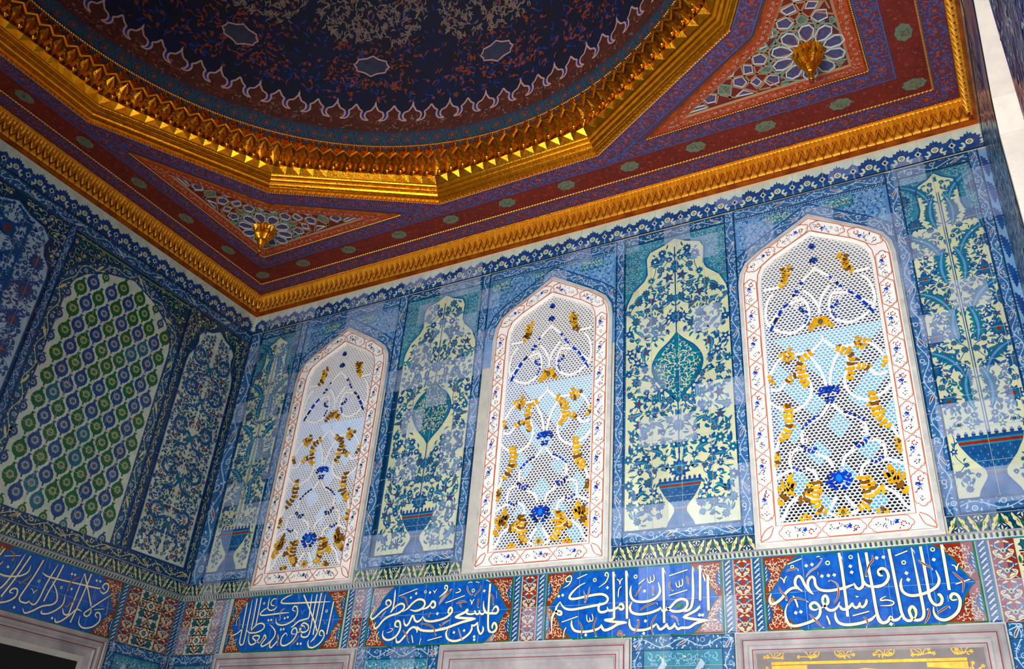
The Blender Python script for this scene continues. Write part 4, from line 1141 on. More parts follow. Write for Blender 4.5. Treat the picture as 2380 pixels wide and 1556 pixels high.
def left_panel(label, y0, y1, hw, yc, seed, ground, kind):
    root = empty('tile_mural', left((y0 + y1) / 2, .285, 0), label=label, cat='tile mural')
    mb = MB(left, mirror=yc); mb.base = BASE_D + .001
    mb.rect(y0, .285, y1, 2.985, 'petrol', 0)
    F = [(.0, 0)] + [(hw, 0), (hw, 2.05), (hw * .96, 2.15), (hw * .80, 2.24), (hw * .74, 2.34), (hw * .78, 2.42), (hw * .6, 2.5), (hw * .3, 2.53), (0, 2.60)]
    zb = .30
    fld = centred(F[1:], yc, zb); fi = in_poly(fld)
    mb.mir = None; mb.poly(fld, ground, 1); mb.stroke(fld + [fld[0]], .012, 'navy', 9, k=1); mb.mir = yc
    curls(mb, (yc, 2.2, yc + (y1 - y0), 2.98), lambda x, y: y0 + .01 < x < y1 - .01 and x > yc and not fi(x, y) and not fi(x - .03, y - .02) and y < 2.97, .085, 'lemon', 'emerald' if kind == 'snake' else 'pale_blue', 'lemon', None, 2, seed, acc='lemon')
    fi2 = in_poly(shrink(fld, .02)); ok = lambda x, y: fi2(x, y) and x > yc - .002
    if kind == 'snake':
        # writhing cloud bands and small red flowers
        for k, zz in enumerate((.35, .82, 1.28, 1.72, 2.10)):
            z = zb + zz; s = hw / .34
            mb.stroke([(yc + .01, z), (yc + .06 * s, z + .06), (yc + .17 * s, z + .02), (yc + .25 * s, z + .07), (yc + .24 * s, z + .15), (yc + .16 * s, z + .18), (yc + .11 * s, z + .13), (yc + .15 * s, z + .10)], .034, 'blue', 4, taper=3, k=5)
            mb.stroke([(yc + .01, z), (yc + .05 * s, z - .08), (yc + .14 * s, z - .10), (yc + .19 * s, z - .18)], .03, 'blue', 4, taper=3, k=5)
            mb.star(yc, z, .05, .032, 6, 'teal', 5)
            mb.blossom(yc + .2 * s, z - .04, .03, 'sealing_red', 'navy', 'cream', 5); mb.blossom(yc + .06 * s, z + .16, .026, 'navy', 'sealing_red', 'sealing_red', 5); mb.blossom(yc + .27 * s, z - .14, .03, 'navy', 'blue', 'sealing_red', 5)
        flora(mb, (yc + .01, zb + .02, yc + hw - .01, zb + 2.52), ok, .098, seed, 'navy', ('navy', 'blue', 'green', 'petrol'), (('navy', 'blue', 'sealing_red'), ('blue', 'navy', 'cream'), ('sealing_red', 'navy', 'cream'), ('petrol', 'blue', 'sealing_red')), l=2, big=.8, dens=1.5)
    else:
        # big carnation rosettes caught between feathery leaves
        for k in range(-1, 9):
            z = zb + .12 + k * .31
            if ok(yc + .05, z + .1) or True:
                for (u, v) in ((0., z), (hw * .72, z + .155)):
                    if fi2(yc + u, v) and fi2(yc + u, v - .1):
                        mb.star(yc + u, v, .088, .060, 13, 'navy', 6); mb.star(yc + u, v, .055, .036, 9, 'blue', 7)
                        for t in range(4): mb.disc(yc + u + .022 * cos(t * 1.57 + .4), v + .022 * sin(t * 1.57 + .4), .013, 'sealing_red', 8, n=6)
                for (u, v, a, b) in ((.03, z + .05, .55, .3), (.03, z - .05, -.5, -.3), (hw * .36, z - .17, 1.5, .1), (hw * .36, z + .02, 1.5, .1), (.36 * hw + .02, z + .16, .4, .2)):
                    L = .24 if abs(a) < 1 else .18
                    if all(fi2(yc + u + L * t * cos(a), v + L * t * sin(a)) for t in (0, .5, 1)):
                        mb.saz(yc + u, v, a, L, .055, 'blue', 4, bend=b, n=9, m2='navy')
                        mb.disc(yc + u, v, .018, 'navy', 5, n=8)
        flora(mb, (yc + .01, zb + .02, yc + hw - .01, zb + 2.5), ok, .115, seed, 'blue', ('blue', 'navy'), (('blue', 'navy', 'sky'), ('navy', 'blue', 'cool_white')), l=2, big=.75, dens=1.3)
    mb.mir = None
    joints(mb, y0, zb, y1, 2.9)
    mb.build('painted_field', root)
    mb = MB(left); mb.base = BASE_D + .002
    lf = 'lemon' if kind == 'snake' else 'cool_white'
    for y in (y0 + .035, y1 - .035): scroll(mb, [(y, .285), (y, 2.985)], .07, 'petrol' if kind == 'snake' else 'blue', 'pale_blue', lf, lf, 'sealing_red', 'navy', l=8, seed=seed + 2, edgew=.1)
    mb.build('scroll_border', root)
left_panel('white panel of writhing blue cloud bands and red flowers, left wall beside the room corner', -.905, -.020, .335, -.45, 51, 'white_glaze', 'snake')
left_panel('panel of large blue serrated leaves and red-hearted carnations at the far left edge', -3.62, -2.40, .50, -3.00, 52, 'cool_white', 'saz')
mb = MB(left); mb.base = BASE_D + .003
scroll(mb, [(-W, 3.04), (0, 3.04)], .11, 'blue', 'cool_white', 'cool_white', 'pale_blue', 'lemon', 'petrol', l=5, seed=7, edgew=.07)
mb.build('scroll_border_tiles', label='long blue scroll border running under the crested frieze of the left wall', cat='tile border')
# thin pink stone fillet in the corner
mb = MB(back); mb.box(.001, .175, .012, 3.095, .001, .012, 'marble'); mb.build('corner_fillet', label='thin pinkish stone strip up the corner between the two tiled walls', cat='fillet')

# ------------------------------------------------------------------ inscriptions
def panel_map(f, ax, quad, rect, flip=False):
    """image point -> position on the panel; quad: image corners tl, bl, tr, br ; rect: nominal (u0, u1)"""
    uu = (lambda p: p.x) if ax == 1 else (lambda p: p.y)
    c = [at(px, py, ax, 0.) for px, py in quad]
    c = [(uu(p), p.z) for p in c]; tl, bl, tr, br = c
    u0, u1 = rect
    def T(px, py):
        p = at(px, py, ax, 0.); u, v = uu(p), p.z
        s, t = .5, .5
        for _ in range(6):
            lu = bl[0] + (tl[0] - bl[0]) * t; ru = br[0] + (tr[0] - br[0]) * t
            s = (u - lu) / (ru - lu)
            bv = bl[1] + (br[1] - bl[1]) * s; tv = tl[1] + (tr[1] - tl[1]) * s
            t = (v - bv) / (tv - bv)
        return (u0 + s * (u1 - u0), ZB + t * (ZT - ZB))
    return T

def inscription(label, f, u0, u1, T, blocks, wd=1., ends=(True, True), seed=1, vjoints=None):
    root = empty('calligraphy_panel', f((u0 + u1) / 2, ZB, 0), label=label, cat='inscription')
    mb = MB(f); mb.base = BASE_D; zm = -.27
    mb.rect(u0, ZB, u1, ZT, 'sealing_red', 0)
    r = random.Random(seed)
    hz = (ZT - ZB) / 2
    # lobed ends of the blue field
    sh = [(.02, 0), (.05, .10), (.075, .24), (.105, .40), (.115, .55), (.15, .72), (.20, .90), (.235, 1.0)]
    Lp = [(u0 + a, zm + hz * b) for a, b in sh] if ends[0] else [(u0, zm), (u0, ZT)]
    Rp = [(u1 - a, zm + hz * b) for a, b in sh] if ends[1] else [(u1, zm), (u1, ZT)]
    Ll = [(u0 + a, zm - hz * b) for a, b in sh] if ends[0] else [(u0, zm), (u0, ZB)]
    Rl = [(u1 - a, zm - hz * b) for a, b in sh] if ends[1] else [(u1, zm), (u1, ZB)]
    fld = Lp + Rp[::-1] + Rl[1:] + Ll[::-1][:-1]
    mb.poly(fld, 'cobalt', 4)
    mb.stroke(fld + [fld[0]], .006, 'emerald', 5, k=1)
    fi = in_poly(fld)
    if ends[0]: curls(mb, (u0, ZB, u0 + .26, ZT), lambda x, y: u0 + .01 < x and ZB + .01 < y < ZT - .01 and not fi(x, y) and not fi(x + .008, y), .042, 'cream', 'cream', None, None, 1, seed, lw=.1)
    if ends[1]: curls(mb, (u1 - .26, ZB, u1, ZT), lambda x, y: x < u1 - .01 and ZB + .01 < y < ZT - .01 and not fi(x, y) and not fi(x - .008, y), .042, 'cream', 'cream', None, None, 1, seed + 1, lw=.1)
    for e, (a, sg) in zip(ends, ((u0, 1), (u1, -1))):
        if not e: continue
        for zc in (zm + hz * .52, zm - hz * .52):
            mb.poly([(a, zc - .075), (a + sg * .022, zc - .05), (a + sg * .045, zc), (a + sg * .022, zc + .05), (a, zc + .075)], 'navy', 6)
            for k in range(4): mb.leaf(a + sg * .006, zc - .045 + k * .026, pi / 2 - sg * .5, .03, .008, 'white_glaze', 7, n=3)
    mb.rect(u0 - .010, ZB, u0, ZT, 'emerald', 6); mb.rect(u1, ZB, u1 + .010, ZT, 'emerald', 6)
    mb.rect(u0, ZB, u1, ZB + .006, 'emerald', 6)
    mb.rect(u0, zm - .0015, u1, zm + .0015, 'pale_blue', 6)
    n = max(2, round((u1 - u0) / .262))
    for k in range(1, n): x = u0 + (u1 - u0) * k / n; mb.rect(x - .0015, ZB, x + .0015, ZT, 'pale_blue', 6)
    mb.build('blue_field', root)
    lt = MB(f); lt.base = BASE_D; lv = MB(f); lv.base = BASE_D
    for b in blocks:
        ox, oy, s = b['o']; k = wd
        def Q(pts): return [T(ox + x / s, oy + y / s) for x, y in pts]
        for w, tp, pts in b['s']:
            P = smooth(Q(pts), 5); ww = w * k * 1.12
            lt._s(P, ww + .006, 'black_blue', 8, tp); lt._s(P, ww, 'lettering', 10, tp)
        for x, y in b.get('d', ()):
            p = Q([(x, y)])[0]; lt.star(p[0], p[1], .0135, .0095, 4, 'lettering', 10, .2 if tp else .2)
        for x, y, q in b.get('r', ()):
            p = Q([(x, y)])[0]; lt.ring(p[0], p[1], q, q * .55, 'lettering', 10); lt.disc(p[0], p[1], q * .72, 'emerald', 9, n=9)
        for x, y, a, c, rt in b.get('g', ()):
            p = Q([(x, y)])[0]; lt.disc(p[0], p[1], a, 'emerald', 11, n=12, ry=c, rot=rt)
        for pts in b.get('l', ()):
            P = smooth(Q(pts), 4); lv._s(P, .014, 'cream', 12, 1); lv._s(P, .0085, 'sealing_red', 13, 1)
            lv.leaf(P[-1][0], P[-1][1], r.random() * 6, .02, .008, 'cream', 12)
    lt.build('lettering', root, label='cream Arabic lettering')
    if lv.v: lv.build('painted_leaves', root)

A_ = .0165   # pen width (metres)
P4 = [dict(o=(1770, 1250, 6.764), s=[
    (A_, 3, [(650, 848), (590, 815), (540, 760), (535, 690), (560, 640), (600, 622), (640, 660), (690, 760), (760, 850), (822, 892)]),
    (A_, 3, [(640, 850), (560, 805), (480, 812), (400, 870), (330, 960), (250, 1030), (180, 1062), (140, 1035), (135, 970), (158, 905)]),
    (A_, 3, [(815, 890), (750, 800), (732, 720), (760, 650), (805, 628), (838, 660), (850, 740), (890, 800), (960, 828), (1060, 832), (1180, 812), (1320, 775), (1420, 735), (1465, 715)]),
    (A_, 3, [(1455, 700), (1490, 770), (1540, 788), (1590, 745), (1592, 660), (1560, 480), (1518, 245)]),
    (A_, 0, [(1222, 250), (1270, 520), (1310, 820), (1340, 1060), (1355, 1215)]), (.008, 2, [(1222, 260), (1262, 320), (1278, 352)]),
    (A_, 0, [(1645, 235), (1690, 500), (1735, 720), (1760, 860), (1800, 1090), (1840, 1220), (1894, 1290)]),
    (A_ * .9, 3, [(1598, 650), (1640, 720), (1720, 748), (1810, 745), (1894, 715)]),
    (A_, 3, [(905, 1098), (850, 1132), (790, 1115), (768, 1070), (800, 1030), (850, 1022), (905, 1070), (925, 1150), (895, 1235), (800, 1300), (660, 1355), (520, 1388), (430, 1360), (385, 1270), (378, 1160), (412, 1050)]),
    (A_, 3, [(925, 1105), (1000, 1065), (1048, 1005), (1035, 935), (1000, 910), (965, 950), (975, 1030), (1040, 1115), (1120, 1128), (1190, 1080), (1232, 1000)]),
    (A_, 3, [(1225, 1050), (1270, 1105), (1350, 1095), (1420, 1030), (1440, 1005)]), (A_ * .9, 3, [(1430, 1035), (1480, 1078), (1530, 1050), (1550, 990)]), (A_ * .9, 3, [(1545, 1040), (1590, 1065), (1640, 1010), (1652, 940)]),
    (A_, 3, [(1158, 1150), (1165, 1240), (1210, 1310), (1310, 1340), (1450, 1330), (1600, 1295), (1730, 1240), (1800, 1165)]),
    (.007, 0, [(415, 445), (635, 352)]), (.007, 0, [(1435, 1200), (1690, 1125)]), (.011, 3, [(500, 925), (545, 1010), (575, 1105)]), (.010, 3, [(1020, 1212), (1055, 1280), (1075, 1350)]),
    (.007, 3, [(298, 648), (345, 680), (362, 738)]), (.007, 3, [(408, 628), (375, 665), (362, 738)]), (.006, 3, [(895, 550), (897, 600)]), (.006, 3, [(872, 325), (900, 312), (925, 318)]), (.006, 3, [(1485, 890), (1500, 915), (1525, 900)])],
    d=[(710, 458), (800, 438), (955, 612), (1055, 600), (1148, 588), (1400, 450), (1420, 540), (1812, 312), (540, 1185), (620, 1168)],
    r=[(1045, 408, .0125), (1405, 310, .011), (490, 480, .010)], g=[(828, 1082, .013, .007, .1), (1003, 990, .010, .014, 0), (1870, 520, .010, .008, 0)],
    l=[[(700, 640), (770, 545), (880, 470), (968, 350)], [(1140, 1030), (1195, 940), (1215, 830), (1185, 720), (1085, 668)], [(278, 790), (320, 880), (380, 930), (412, 1010)], [(415, 1085), (470, 990), (560, 960), (705, 992)], [(1745, 270), (1750, 350), (1690, 430), (1630, 600)], [(750, 1195), (830, 1270), (950, 1390)], [(1600, 1210), (1660, 1270), (1660, 1340)], [(395, 555), (480, 520), (580, 505)]]),
    dict(o=(2020, 1230, 3.896), s=[
    (A_, 0, [(178, 178), (210, 330), (250, 530), (285, 700), (300, 745), (320, 785)]), (A_, 3, [(300, 740), (262, 785), (215, 795), (195, 768), (165, 808), (118, 822), (82, 790), (62, 700), (42, 590)]),
    (A_, 3, [(390, 788), (345, 795), (305, 765)]), (A_, 3, [(395, 790), (422, 745), (415, 695), (385, 672), (362, 705), (375, 750), (400, 782), (440, 788), (480, 770), (493, 715), (470, 590), (425, 370), (380, 160)]),
    (.008, 2, [(380, 168), (405, 195), (412, 215)]), (.008, 2, [(655, 132), (680, 160), (688, 180)]),
    (A_, 3, [(295, 430), (285, 480), (305, 545), (370, 576), (460, 566), (550, 532), (615, 482), (630, 425), (600, 352)]),
    (A_, 0, [(462, 150), (500, 340), (530, 500), (545, 585), (575, 635), (612, 655)]), (A_, 3, [(605, 656), (645, 640), (658, 600), (640, 565), (615, 560)]),
    (A_, 0, [(652, 128), (680, 280), (705, 420), (722, 518)]),
    (A_, 3, [(795, 598), (752, 602), (735, 575), (755, 550), (795, 560), (820, 610), (805, 690), (750, 748), (680, 778), (620, 765), (585, 720), (580, 665)]),
    (A_, 3, [(128, 412), (95, 408), (85, 372), (115, 348), (155, 365), (175, 425), (140, 482), (70, 510), (0, 500)]),
    (.008, 3, [(155, 588), (112, 610), (105, 628), (160, 622), (212, 632), (222, 650), (190, 668), (98, 674)]),
    (.007, 0, [(235, 235), (345, 190)]), (.007, 0, [(780, 465), (908, 420)]), (.006, 3, [(705, 565), (715, 620)]),
    (.007, 3, [(742, 300), (775, 312), (790, 352)]), (.007, 3, [(812, 284), (795, 310), (790, 352)])],
    d=[(130, 250), (337, 383), (353, 440), (583, 260), (197, 830)], r=[(312, 292, .0115), (572, 172, .0115)],
    g=[(108, 380, .010, .008, 0), (390, 715, .010, .013, 0), (630, 598, .010, .012, 0), (762, 588, .013, .007, .2)],
    l=[[(440, 265), (500, 305), (565, 330)], [(748, 358), (800, 400), (850, 450), (840, 540)], [(610, 725), (660, 690), (720, 655)], [(500, 820), (540, 740), (535, 680)]])]
P3 = [dict(o=(1270, 1300, 4.482), s=[
    (A_, 3, [(420, 272), (350, 310), (275, 380), (252, 430), (300, 440), (420, 415), (540, 392), (610, 395), (648, 430), (630, 475), (560, 498), (420, 525), (280, 550), (205, 540), (170, 505), (152, 468)]),
    (A_, 3, [(155, 470), (118, 520), (108, 565), (130, 600), (160, 602), (160, 575), (120, 568), (85, 595), (62, 660), (58, 800)]),
    (A_, 3, [(755, 520), (780, 490), (805, 500), (808, 535), (780, 545), (755, 525), (700, 552), (655, 556), (640, 520)]), (A_, 3, [(655, 550), (610, 572), (565, 572), (550, 535), (568, 475)]),
    (A_, 0, [(712, 158), (712, 400), (712, 590), (700, 640), (612, 656)]), (.008, 2, [(712, 165), (728, 190), (738, 215)]), (.008, 2, [(845, 150), (860, 180), (868, 215)]),
    (A_, 3, [(605, 655), (700, 672), (845, 678)]), (A_ * 1.1, 3, [(845, 682), (760, 692), (680, 738), (620, 760), (590, 745), (575, 700)]), (A_, 3, [(580, 705), (545, 745), (460, 772), (370, 780), (300, 768), (268, 720), (270, 660)]),
    (A_, 0, [(845, 148), (846, 400), (845, 640)]),
    (.009, 3, [(645, 205), (625, 195), (635, 168), (655, 175), (655, 215), (625, 270), (555, 320)]), (.009, 3, [(268, 255), (228, 262), (220, 230), (262, 200), (278, 230), (250, 290), (188, 330)]),
    (.007, 0, [(335, 230), (440, 183)]), (.007, 0, [(165, 682), (332, 622)]),
    (.007, 3, [(425, 600), (430, 660), (455, 675), (458, 630)]), (.007, 3, [(455, 650), (478, 670), (492, 640), (480, 590)]),
    (.007, 3, [(745, 235), (770, 250), (778, 290)]), (.007, 3, [(808, 225), (785, 250), (778, 290)]), (.007, 3, [(795, 305), (765, 340), (757, 425)]), (.008, 3, [(210, 735), (188, 780), (178, 850)])],
    d=[(140, 413), (182, 402), (647, 322), (412, 812)], r=[(517, 243, .012), (940, 208, .012)], g=[(138, 588, .009, .006, 0), (778, 515, .010, .009, 0), (640, 190, .006, .007, 0), (258, 215, .006, .006, 0)],
    l=[[(400, 355), (415, 420), (420, 480)], [(465, 310), (450, 380), (420, 470)], [(335, 660), (375, 740), (360, 830)], [(535, 620), (495, 730), (530, 830)], [(735, 815), (770, 770), (805, 815)], [(750, 825), (770, 800), (795, 825)]]),
    dict(o=(1460, 1290, 4.478), s=[
    (A_, 3, [(42, 345), (32, 420), (55, 485), (120, 510), (220, 502), (300, 465), (340, 400), (322, 308)]),
    (A_, 3, [(48, 515), (25, 565), (45, 618), (120, 638), (230, 622), (320, 588), (345, 560)]), (A_, 3, [(342, 565), (368, 605), (400, 588), (440, 568), (500, 505), (560, 478), (615, 495), (618, 550), (570, 595), (490, 605), (430, 585), (400, 560)]),
    (A_, 3, [(570, 600), (630, 590), (668, 540), (682, 420), (678, 150)]), (.008, 2, [(678, 150), (692, 180), (696, 210)]),
    (A_, 0, [(372, 162), (378, 450), (380, 722)]), (.008, 2, [(372, 165), (392, 200), (402, 232)]),
    (A_, 0, [(755, 135), (756, 320), (755, 492)]), (.008, 2, [(755, 140), (770, 170), (775, 205)]), (A_, 0, [(834, 232), (838, 420), (842, 592)]), (.008, 2, [(834, 235), (855, 275), (862, 300)]), (.009, 3, [(785, 225), (800, 265), (808, 298)]),
    (A_, 3, [(18, 685), (22, 755), (60, 795), (160, 798), (250, 770), (302, 728)]), (A_, 3, [(302, 735), (335, 788), (385, 762), (412, 725)]), (A_, 3, [(408, 735), (430, 780), (478, 755), (492, 720)]), (A_, 3, [(488, 735), (520, 782), (560, 770), (640, 765), (720, 718), (840, 692)]),
    (A_, 3, [(842, 694), (700, 682), (572, 664)]), (A_, 3, [(575, 662), (650, 625), (715, 590), (752, 548)]), (.010, 3, [(752, 535), (756, 580)]),
    (.007, 0, [(435, 243), (628, 180)]), (.007, 0, [(435, 443), (622, 385)]), (.007, 0, [(118, 330), (182, 278)]),
    (.007, 3, [(208, 262), (218, 305), (243, 312), (240, 242)]), (.007, 3, [(243, 300), (268, 302), (282, 270), (274, 230)]), (.007, 3, [(503, 308), (515, 350), (542, 352), (538, 288)]), (.007, 3, [(542, 340), (565, 345), (576, 310), (568, 272)])],
    d=[(180, 400), (185, 705), (165, 832), (748, 638), (780, 638)], r=[(90, 252, .012)], g=[(540, 545, .034, .016, .2)],
    l=[[(455, 290), (440, 340), (462, 400)], [(610, 240), (630, 280), (632, 335)], [(260, 345), (272, 380), (258, 445)], [(80, 460), (110, 410), (155, 350)], [(125, 600), (200, 550), (305, 515)], [(60, 840), (110, 760), (120, 690)], [(310, 635), (250, 730), (262, 850)], [(445, 650), (505, 670), (525, 720)]])]
P2 = [dict(o=(850, 1340, 4.98), s=[
    (A_ * .9, 3, [(346, 162), (335, 290), (320, 380), (292, 435)]), (A_ * .9, 3, [(265, 345), (242, 330), (245, 292), (275, 282), (298, 310), (280, 350), (205, 400), (140, 462), (90, 502), (66, 480), (80, 430), (115, 385)]),
    (A_, 3, [(300, 425), (355, 358), (415, 328), (450, 350), (440, 395), (380, 440), (290, 468), (215, 515), (155, 590), (122, 615), (105, 590), (125, 540)]),
    (A_, 3, [(430, 425), (490, 388), (545, 328), (610, 285), (672, 295), (688, 345), (650, 395), (580, 418), (515, 400)]), (A_, 3, [(640, 405), (710, 385), (750, 350), (775, 312), (805, 325), (805, 370), (775, 385), (752, 358)]),
    (A_, 3, [(448, 508), (455, 565), (480, 588), (510, 555), (540, 485), (560, 480), (575, 525), (605, 545), (645, 520), (670, 478)]), (A_, 3, [(670, 490), (695, 530), (760, 545), (860, 530), (950, 495), (990, 440)]),
    (A_, 3, [(390, 605), (352, 592), (350, 555), (378, 530), (405, 555), (405, 630), (360, 710), (290, 752), (235, 745), (205, 700), (212, 640)]),
    (A_, 3, [(600, 675), (602, 640), (570, 608), (520, 630), (465, 705), (405, 775), (368, 778), (362, 725)]), (A_ * 1.1, 3, [(598, 600), (640, 640), (720, 655), (830, 650), (996, 605)]),
    (.007, 0, [(390, 237), (602, 158)]), (.007, 0, [(725, 767), (888, 724)]), (.009, 3, [(540, 700), (550, 750), (556, 795)]), (.007, 0, [(928, 330), (996, 312)]),
    (.009, 3, [(932, 175), (915, 155), (930, 128), (948, 150), (935, 200), (855, 266)]), (.007, 3, [(165, 652), (140, 695), (132, 780)]), (.006, 3, [(655, 740), (640, 770), (632, 820)]),
    (.006, 3, [(780, 185), (795, 195), (800, 220)]), (.006, 3, [(828, 172), (808, 190), (800, 220)]), (.006, 3, [(250, 670), (300, 655), (322, 625), (285, 620)]), (.005, 3, [(290, 555), (292, 610)])],
    d=[(587, 213), (527, 260), (747, 207), (835, 455)], r=[(693, 197, .0105)], g=[(625, 338, .026, .013, .5), (783, 348, .008, .009, 0), (265, 322, .008, .008, 0), (375, 568, .008, .008, 0)],
    l=[[(405, 250), (460, 260), (490, 350)], [(248, 405), (210, 450), (175, 510)], [(435, 640), (480, 700), (500, 780)], [(635, 570), (720, 580), (790, 620), (820, 720)], [(850, 355), (890, 270), (990, 190)], [(985, 530), (900, 580), (865, 615)], [(760, 435), (740, 470), (745, 500)]]),
    dict(o=(1010, 1330, 4.98), s=[
    (A_, 0, [(645, 175), (632, 400), (625, 600), (632, 700), (655, 732)]), (A_, 3, [(645, 728), (690, 730), (725, 690), (715, 640), (690, 628), (675, 668), (682, 690)]), (.008, 2, [(600, 130), (630, 145), (650, 158)]),
    (A_, 3, [(670, 500), (695, 450), (725, 440), (742, 480), (720, 515), (680, 515), (620, 512), (590, 492), (572, 440), (572, 370)]), (A_ * .9, 3, [(590, 495), (560, 522), (530, 508), (520, 475)]), (A_ * .9, 3, [(530, 510), (495, 522), (475, 500), (470, 475)]), (A_ * .9, 3, [(478, 508), (430, 520), (385, 512), (370, 480), (392, 455)]),
    (A_ * 1.1, 3, [(400, 470), (340, 505), (240, 548)]), (A_ * 1.1, 3, [(240, 552), (350, 565), (482, 572)]), (A_ * 1.1, 3, [(482, 576), (400, 592), (310, 615), (200, 655), (100, 688), (0, 695)]),
    (A_, 3, [(0, 580), (80, 575), (155, 542), (205, 490), (200, 440), (175, 450), (165, 490), (180, 515)]),
    (A_, 3, [(162, 685), (142, 735), (160, 800), (230, 828), (320, 808), (400, 752), (438, 690), (432, 640)]), (A_ * .9, 3, [(432, 645), (465, 652), (495, 630), (510, 615)]), (A_ * .9, 3, [(505, 620), (512, 700), (540, 750), (570, 710), (565, 662)]),
    (.007, 0, [(130, 382), (352, 303)]), (.007, 0, [(0, 797), (92, 775)]), (.009, 3, [(140, 220), (118, 212), (128, 178), (152, 190), (140, 235), (55, 316)]), (.008, 3, [(275, 218), (302, 235), (290, 258), (242, 270)]),
    (.007, 3, [(410, 352), (428, 370), (432, 412)]), (.007, 3, [(465, 345), (445, 370), (432, 412)]), (.008, 3, [(720, 265), (722, 345)]), (.006, 3, [(390, 160), (415, 148), (440, 155)]), (.006, 3, [(475, 150), (500, 152), (520, 160)])],
    d=[(232, 728), (350, 707), (577, 255), (37, 507), (467, 780), (468, 815)], r=[(450, 248, .0125)], g=[(130, 203, .006, .006, 0), (180, 485, .007, .010, 0), (708, 478, .009, .008, 0), (690, 675, .007, .012, 0)],
    l=[[(55, 405), (120, 320), (208, 225)], [(378, 185), (390, 250), (432, 305)], [(540, 185), (520, 250), (460, 305)], [(510, 335), (510, 380), (500, 440)], [(640, 275), (680, 340), (678, 430)], [(280, 675), (305, 750), (330, 825)], [(200, 575), (130, 610), (80, 640)], [(250, 395), (320, 370), (380, 380)], [(320, 440), (300, 400), (330, 360)]])]
A1 = .0125
P1 = [dict(o=(520, 1370, 4.728), s=[
    (A1, 0, [(262, 138), (235, 300), (205, 460), (188, 560), (205, 595)]), (A1, 3, [(195, 592), (228, 580), (245, 510), (270, 380), (318, 105)]), (A1, 0, [(368, 98), (335, 300), (310, 430)]), (A1, 0, [(412, 90), (385, 250), (360, 385)]),
    (A1, 3, [(262, 430), (290, 460), (360, 462), (430, 435), (455, 395), (430, 365), (385, 370), (335, 410), (310, 445)]), (A1, 3, [(295, 470), (285, 540), (305, 588), (350, 580), (395, 530), (400, 500), (355, 495), (330, 515), (370, 555), (410, 575)]),
    (A1, 3, [(405, 575), (440, 530), (460, 490), (475, 520), (450, 555), (425, 590), (440, 612), (500, 580), (560, 520), (575, 460), (545, 410), (510, 380)]),
    (A1 * .9, 3, [(502, 88), (492, 150), (488, 205), (515, 228), (560, 215), (585, 185)]), (A1 * .8, 3, [(578, 105), (545, 108), (520, 140), (525, 170), (560, 180)]), (A1, 3, [(488, 195), (440, 225), (405, 262), (430, 278), (520, 272), (620, 262), (722, 255)]),
    (A1, 3, [(790, 245), (755, 228), (770, 192), (800, 200), (808, 270), (770, 335), (700, 378), (630, 388), (585, 365), (578, 310)]),
    (A1, 3, [(748, 62), (690, 85), (640, 118), (630, 148), (690, 158), (850, 155), (1010, 152), (1160, 150)]),
    (A1, 0, [(868, 70), (940, 230), (1005, 380), (1028, 460)]), (A1, 3, [(958, 65), (945, 200), (935, 310), (900, 330), (830, 350), (770, 400), (742, 415)]),
    (A1, 0, [(1012, 68), (985, 250), (960, 430)]), (A1, 3, [(962, 420), (940, 505), (895, 525), (862, 510), (870, 480)]), (A1, 0, [(1058, 55), (1025, 270), (990, 500)]), (A1, 3, [(1105, 68), (1075, 280), (1045, 450), (1010, 530), (965, 580)]), (A1, 0, [(1195, 150), (1165, 340), (1140, 500)]),
    (A1, 3, [(800, 480), (850, 455), (855, 400), (885, 372), (930, 395), (935, 440), (895, 470), (850, 460), (845, 425), (880, 400), (905, 440)]),
    (A1, 3, [(800, 490), (755, 480), (765, 435), (800, 425), (812, 480), (770, 555), (710, 600), (660, 608), (640, 580), (650, 520), (690, 475), (710, 505)]), (A1, 3, [(600, 480), (610, 540), (570, 595), (530, 628), (518, 590), (540, 550)]),
    (A1, 3, [(1090, 515), (1060, 500), (1070, 460), (1100, 465), (1112, 520), (1070, 590), (1000, 635), (950, 628), (938, 580), (950, 555)]), (A1 * .9, 3, [(225, 405), (160, 465), (90, 492)]),
    (.006, 3, [(185, 285), (155, 320), (148, 385)]), (.005, 0, [(95, 560), (160, 528)]), (.005, 0, [(95, 580), (150, 556)]), (.005, 3, [(180, 215), (195, 245)]), (.005, 3, [(212, 212), (195, 245)]), (.006, 3, [(845, 235), (860, 275)]), (.006, 3, [(885, 230), (862, 275)]), (.006, 3, [(1100, 350), (1115, 390)]), (.006, 3, [(1138, 345), (1115, 390)]), (.007, 3, [(1200, 300), (1200, 380)]), (.007, 3, [(812, 60), (812, 110)])],
    d=[(495, 333), (525, 330), (672, 315), (705, 305), (635, 435), (665, 432), (825, 593), (860, 593)], r=[(445, 150, .010), (1125, 250, .011)], g=[(370, 512, .007, .005, 0), (455, 520, .005, .009, 0), (905, 425, .009, .008, 0), (1078, 490, .006, .007, 0), (780, 462, .005, .006, 0)],
    l=[[(675, 205), (625, 250), (625, 335)], [(600, 480), (605, 540), (612, 600)], [(180, 300), (185, 360), (180, 405)], [(760, 600), (800, 560), (830, 530)]])]
AL = .0125
